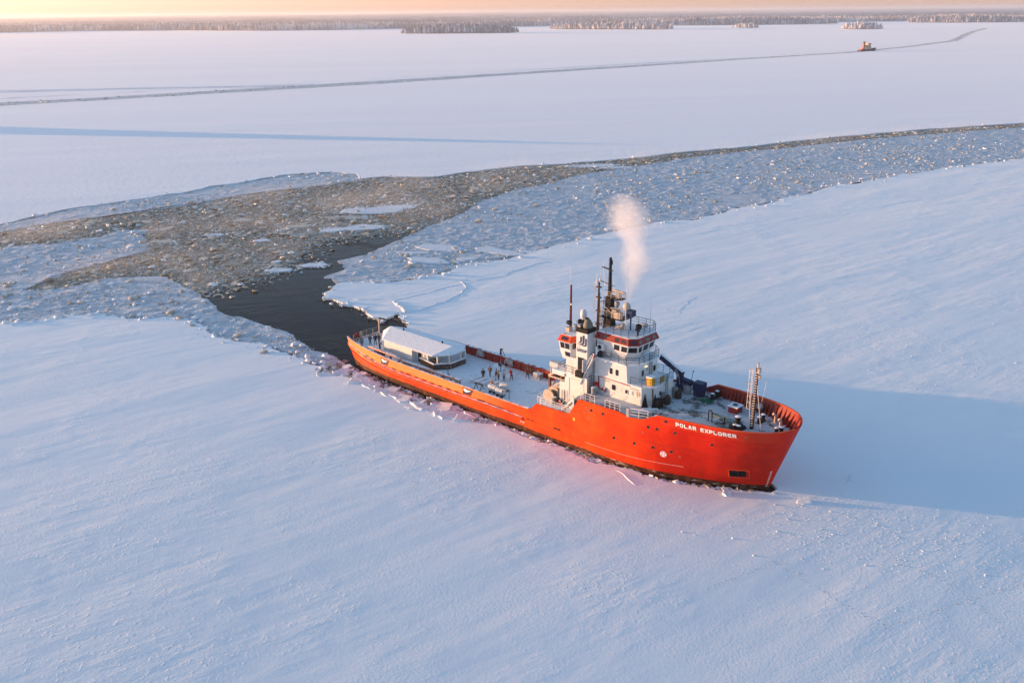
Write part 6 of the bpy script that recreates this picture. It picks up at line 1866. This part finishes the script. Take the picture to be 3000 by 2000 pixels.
def cone_trees(P, H, W, mi, mats, name, z0=0.3, seed=1):
    """many slim crowns in one mesh: each a lower skirt and a spire"""
    n = len(P); r = np.random.default_rng(seed)
    k = 5
    ang = np.arange(k) / k * 2 * math.pi
    a0 = r.uniform(0, 6.28, n)
    rings = [(0.10, .62), (0.30, 1.0), (0.62, .62)]
    V = np.zeros((n, 3 * k + 1, 3))
    for q, (hz, wr) in enumerate(rings):
        jit = r.uniform(.65, 1.25, (n, k))
        x = np.cos(ang[None] + a0[:, None]) * W[:, None] * wr * jit; y = np.sin(ang[None] + a0[:, None]) * W[:, None] * wr * jit
        V[:, q * k:(q + 1) * k, 0] = x + P[:, :1]; V[:, q * k:(q + 1) * k, 1] = y + P[:, 1:2]
        V[:, q * k:(q + 1) * k, 2] = z0 + H[:, None] * hz * r.uniform(.85, 1.15, (n, 1))
    V[:, 3 * k, 0] = P[:, 0]; V[:, 3 * k, 1] = P[:, 1]; V[:, 3 * k, 2] = z0 + H
    F = []
    for q in range(2):
        for i in range(k):
            a, b = q * k + i, q * k + (i + 1) % k
            F += [(a, b, b + k), (a, b + k, a + k)]
    for i in range(k): F.append((2 * k + i, 2 * k + (i + 1) % k, 3 * k))
    F = np.array(F)
    FF = (F[None] + (np.arange(n) * (3 * k + 1))[:, None, None]).reshape(-1, 3)
    o = link(name, np_mesh(name, V.reshape(-1, 3), FF, mats, np.repeat(mi, len(F))))
    o['kind'] = 'stuff'
    return o


for i, (x, y, a, b, rot, n, tall, pale, lab, rim_) in enumerate(ISL):
    r = np.random.default_rng(300 + i)
    th = r.uniform(0, 6.28, n); rad = np.sqrt(r.uniform(0, 1, n)) * .95
    px, py = a * rad * np.cos(th) * (1 - .25 * np.sin(3 * th)), b * rad * np.sin(th)
    c, s = math.cos(rot), math.sin(rot)
    P = np.stack([x + px * c - py * s, y + px * s + py * c], 1)
    H = 1.2 * tall * np.clip(r.normal(.80, .18, n), .3, 1.15) * (1 - .35 * rad ** 3)
    W = H * r.uniform(.16, .30, n)
    front = (py < -.35 * b) | (np.abs(px) > .8 * a)
    pr = np.clip(pale + .25 * front + (.6 if rim_ else 0) * (px > .2 * a), 0, 1)
    u = r.random(n); mi = np.where(u < pr * .6, 2, np.where(u < pr + .25, 1, 0))
    tag(cone_trees(P, H, W, mi, [M_TDARK, M_TMID, M_TPALE], 'island_wood', .6, 400 + i), lab, 'wood')
    q = [(x + a * 1.03 * math.cos(t_) * c - b * 1.1 * math.sin(t_) * s, y + a * 1.03 * math.cos(t_) * s + b * 1.1 * math.sin(t_) * c) for t_ in np.linspace(0, 6.28, 40)[:-1]]
    slab('island_ground', roughen(q, .08, 8, closed=True, seed=i), .1, .9, M_LAND, kind='structure')

# main shore: front line of the forest and what lies behind it
shore = [(-6000, 3300), (-1955, 3558), (-1854, 3662), (-1632, 3890), (-1262, 3789), (-862, 3500), (-600, 3560), (-400, 3720), (-100, 3900), (200, 4120), (470, 4150), (900, 4300), (1300, 4350), (1663, 4500), (2225, 4750), (3400, 4900), (9000, 6000)]
land = shore + [(26000, 30000), (-26000, 30000), (-16000, 6000)]
slab('forest_ground', roughen(shore, .05, 30, seed=88) + land[len(shore):], .2, 1.2, M_LAND, kind='structure')
r = np.random.default_rng(500)
sh = np.array(shore)
n = 24000
d = r.uniform(0, 1, n) ** 1.6 * 900
xx = r.uniform(-2600, 3200, n)
yy = np.interp(xx, sh[:, 0], sh[:, 1]) + 6 + d + 25 * np.sin(xx / 90) * (d > 60)
H = 21 * np.clip(r.normal(.8, .2, n), .3, 1.25) * (.75 + .5 * vnoise(xx, yy, 160, 5)); W = H * r.uniform(.15, .30, n)
pn = vnoise(xx, yy, 190, 6) * .8 + vnoise(xx, yy, 45, 7) * .4
mi = np.where(pn + r.normal(0, .15, n) > .72, 2, np.where(pn + r.normal(0, .2, n) > .42, 1, 0))
o = cone_trees(np.stack([xx, yy], 1), H, W, mi, [M_TDARK, M_TMID, M_TPALE], 'shore_forest', 1.0, 501)
tag(o, 'frost covered forest along the whole far shore', 'forest')


def mat_canopy():
    t = NT('forest_canopy')
    v = t.coord('Object', scale=(1, .35, 1))
    n = t.noise(v, .0025, 7, .7); n2 = t.noise(v, .012, 5, .7)
    c = t.mix(t.ramp(n, .38, .62), (.10, .088, .095), (.36, .32, .33))
    c = t.mix(t.math('MULTIPLY', t.ramp(n2, .55, .68), .6), c, (.58, .52, .52))
    return t.fin(c, .95, t.bump(n2, 1.0, 12.0), spec=.05)


# rolling canopy further inland, rising to low hills at the skyline
ny, nx = 90, 420
yv = 600 * (1.0 * 40) ** (np.linspace(0, 1, ny)) 
xu = np.linspace(-1, 1, nx)
X = np.zeros((nx, ny)); Y = np.zeros((nx, ny))
for j in range(ny):
    wdt = 2400 + yv[j] * .85
    X[:, j] = 300 + xu * wdt
    Y[:, j] = np.interp(X[:, j], sh[:, 0], sh[:, 1]) + yv[j]
Z = 8 + 9 * np.random.default_rng(2).random(X.shape) + 8 * vnoise(X, Y, 500, 8) + np.clip((yv[None] - 3000) / 20000, 0, 1) * (14 + 46 * vnoise(X, Y * .5, 4200, 9))
idx = np.arange(nx * ny).reshape(nx, ny)
F = np.stack([idx[:-1, :-1], idx[1:, :-1], idx[1:, 1:], idx[:-1, 1:]], -1).reshape(-1, 4)
o = link('forest_canopy', np_mesh('forest_canopy', np.stack([X, Y, Z], -1).reshape(-1, 3), F, mat_canopy()))
tag(o, 'distant snowy forest rolling away to the skyline', 'forest', None, 'stuff')

# unseen wooded islet added outside the frame to throw the long shadow
r = np.random.default_rng(600); n = 300
c, s = math.cos(-.2), math.sin(-.2)
px, py = r.normal(0, 16, n), np.clip(r.normal(0, 9, n), -20, 20)
P = np.stack([-418 + px * c - py * s, 528 + px * s + py * c], 1)
H = 24.5 * np.clip(r.normal(.92, .08, n), .4, 1.1) * np.clip(1.02 - (np.abs(py) / 21), .15, 1)
o = cone_trees(P, H, H * .16 + 1.2, r.choice(2, n), [M_TDARK, M_TMID], 'island_wood', .5, 601)
tag(o, 'unseen wooded islet added left of the frame to cast a shadow', 'wood')
slab('island_ground', [(-418 + 55 * math.cos(a) * c - 24 * math.sin(a) * s, 528 + 55 * math.cos(a) * s + 24 * math.sin(a) * c) for a in np.linspace(0, 6.28, 30)[:-1]], .1, .9, M_LAND, kind='structure')  # ground of the added shadow-casting islet


# ------------------------------------------------------------------ smoke over the funnel
def smoke():
    prof = [(18.6, .15, -22.6, .25), (20.4, .5, -22.5, .3), (22.2, 1.1, -22.2, .35), (24.0, 1.9, -21.8, .5), (25.4, 2.1, -21.6, .6), (26.6, 1.75, -21.9, .5), (27.6, 1.6, -22.2, .4), (28.8, 2.5, -22.5, .6), (30.2, 3.0, -22.8, .8), (31.6, 2.7, -23.3, .7), (32.8, 1.9, -23.9, .4), (33.5, .6, -24.3, .2)]
    m = MB(); n = 18; vs = []
    for z, rr_, s, _ in prof:
        for i in range(n):
            a = 6.283 * i / n; vs.append((s + rr_ * 1.35 * math.cos(a), 2.6 + rr_ * 1.35 * math.sin(a), z))
    fs_ = []
    for k in range(len(prof) - 1):
        for i in range(n): j = (i + 1) % n; fs_.append((k * n + i, k * n + j, (k + 1) * n + j, (k + 1) * n + i))
    fs_ += [tuple(range(n))[::-1], tuple(range((len(prof) - 1) * n, len(prof) * n))]
    m.add(vs, fs_)
    mt = bpy.data.materials.new('smoke'); mt.use_nodes = True
    t = NT('smoke_tmp'); bpy.data.materials.remove(mt)
    t.n.remove(t.b)
    v = t.coord('Object')
    x, y, z = t.sep(v)
    z0, z1 = prof[0][0], prof[-1][0]
    u = t.math('DIVIDE', t.math('SUBTRACT', z, z0), z1 - z0, clamp=True)

    def curve(vals, lo, hi):
        c = t.node('ShaderNodeFloatCurve'); cv = c.mapping.curves[0]
        pts = [((p[0] - z0) / (z1 - z0), (q - lo) / (hi - lo)) for p, q in zip(prof, vals)]
        cv.points[0].location = pts[0]; cv.points[1].location = pts[-1]
        for p in pts[1:-1]: cv.points.new(*p)
        c.mapping.update()
        t.l.new(u, c.inputs['Value'])
        return t.math('MULTIPLY_ADD', c.outputs[0], hi - lo, lo)
    R_ = curve([p[1] for p in prof], 0, 4); S_ = curve([p[2] for p in prof], -25, -21)
    wob = t.math('MULTIPLY_ADD', t.noise(v, .9, 4, .6), 1.5, -.75)
    dx = t.math('ADD', t.math('SUBTRACT', x, S_), t.math('MULTIPLY', wob, .9)); dy = t.math('SUBTRACT', y, 2.6)
    d2 = t.math('SQRT', t.math('ADD', t.math('MULTIPLY', dx, dx), t.math('MULTIPLY', dy, dy)))
    q = t.math('SUBTRACT', 1.0, t.math('DIVIDE', d2, t.math('MULTIPLY', R_, 1.25)))
    q = t.math('ADD', q, t.math('MULTIPLY_ADD', t.noise(v, 1.1, 6, .7), 1.5, -.78))
    fade = t.math('MULTIPLY', t.ramp(u, .0, .25, .55, 1.0), t.ramp(u, 1.0, .75, .35, 1.0))
    den = t.math('MULTIPLY', t.math('MULTIPLY', t.ramp(q, .0, .9), .46), fade)
    pv = t.node('ShaderNodeVolumePrincipled')
    pv.inputs['Color'].default_value = (.93, .92, .92, 1)
    pv.inputs['Anisotropy'].default_value = 0.0
    t.l.new(den, pv.inputs['Density'])
    t.l.new(pv.outputs[0], t.out.inputs['Volume'])
    o = m.build('exhaust_plume', t.m, None)
    o.location = SHIP_O - ES * .35 + Vector((0, 0, -1.2)); o.rotation_euler = (0, 0, SHIP_A)
    tag(o, 'pale pink exhaust plume rising behind the black mast', 'smoke')


smoke()


def sea_smoke():
    pts = POLY['brash']
    poly = roughen(pts, .0, 400, closed=True)
    o = slab('sea_smoke', poly, .25, 3.6, [], kind='stuff')
    t = NT('sea_smoke'); t.n.remove(t.b)
    v = t.coord('Object')
    d = t.math('MULTIPLY', t.ramp(t.noise(v, .035, 5, .6), .38, .68), .011)
    pv = t.node('ShaderNodeVolumePrincipled')
    pv.inputs['Color'].default_value = (.96, .94, .92, 1); pv.inputs['Anisotropy'].default_value = .2
    t.l.new(d, pv.inputs['Density']); t.l.new(pv.outputs[0], t.out.inputs['Volume'])
    o.data.materials.append(t.m)
    # close the underside so that the mist is a solid body
    me = o.data; b = bmesh.new(); b.from_mesh(me); bmesh.ops.holes_fill(b, edges=[e for e in b.edges if e.is_boundary]); bmesh.ops.recalc_face_normals(b, faces=b.faces); b.to_mesh(me); b.free()
    tag(o, 'thin sunlit mist lying over the brash ice', 'mist')


sea_smoke()


def haze():
    m = MB(); m.box(-27000, 27000, -600, 31000, -2.0, 92.0)
    mt = bpy.data.materials.new('haze'); mt.use_nodes = True
    nt = mt.node_tree; nt.nodes.remove(nt.nodes['Principled BSDF'])
    pv = nt.nodes.new('ShaderNodeVolumePrincipled')
    pv.inputs['Color'].default_value = (.95, .93, .93, 1); pv.inputs['Density'].default_value = HAZE_D; pv.inputs['Anisotropy'].default_value = .45
    nt.links.new(pv.outputs[0], nt.nodes['Material Output'].inputs['Volume'])
    o = m.build('haze', mt); o['kind'] = 'stuff'


HAZE_D = 8e-5
if HAZE_D > 0: haze()
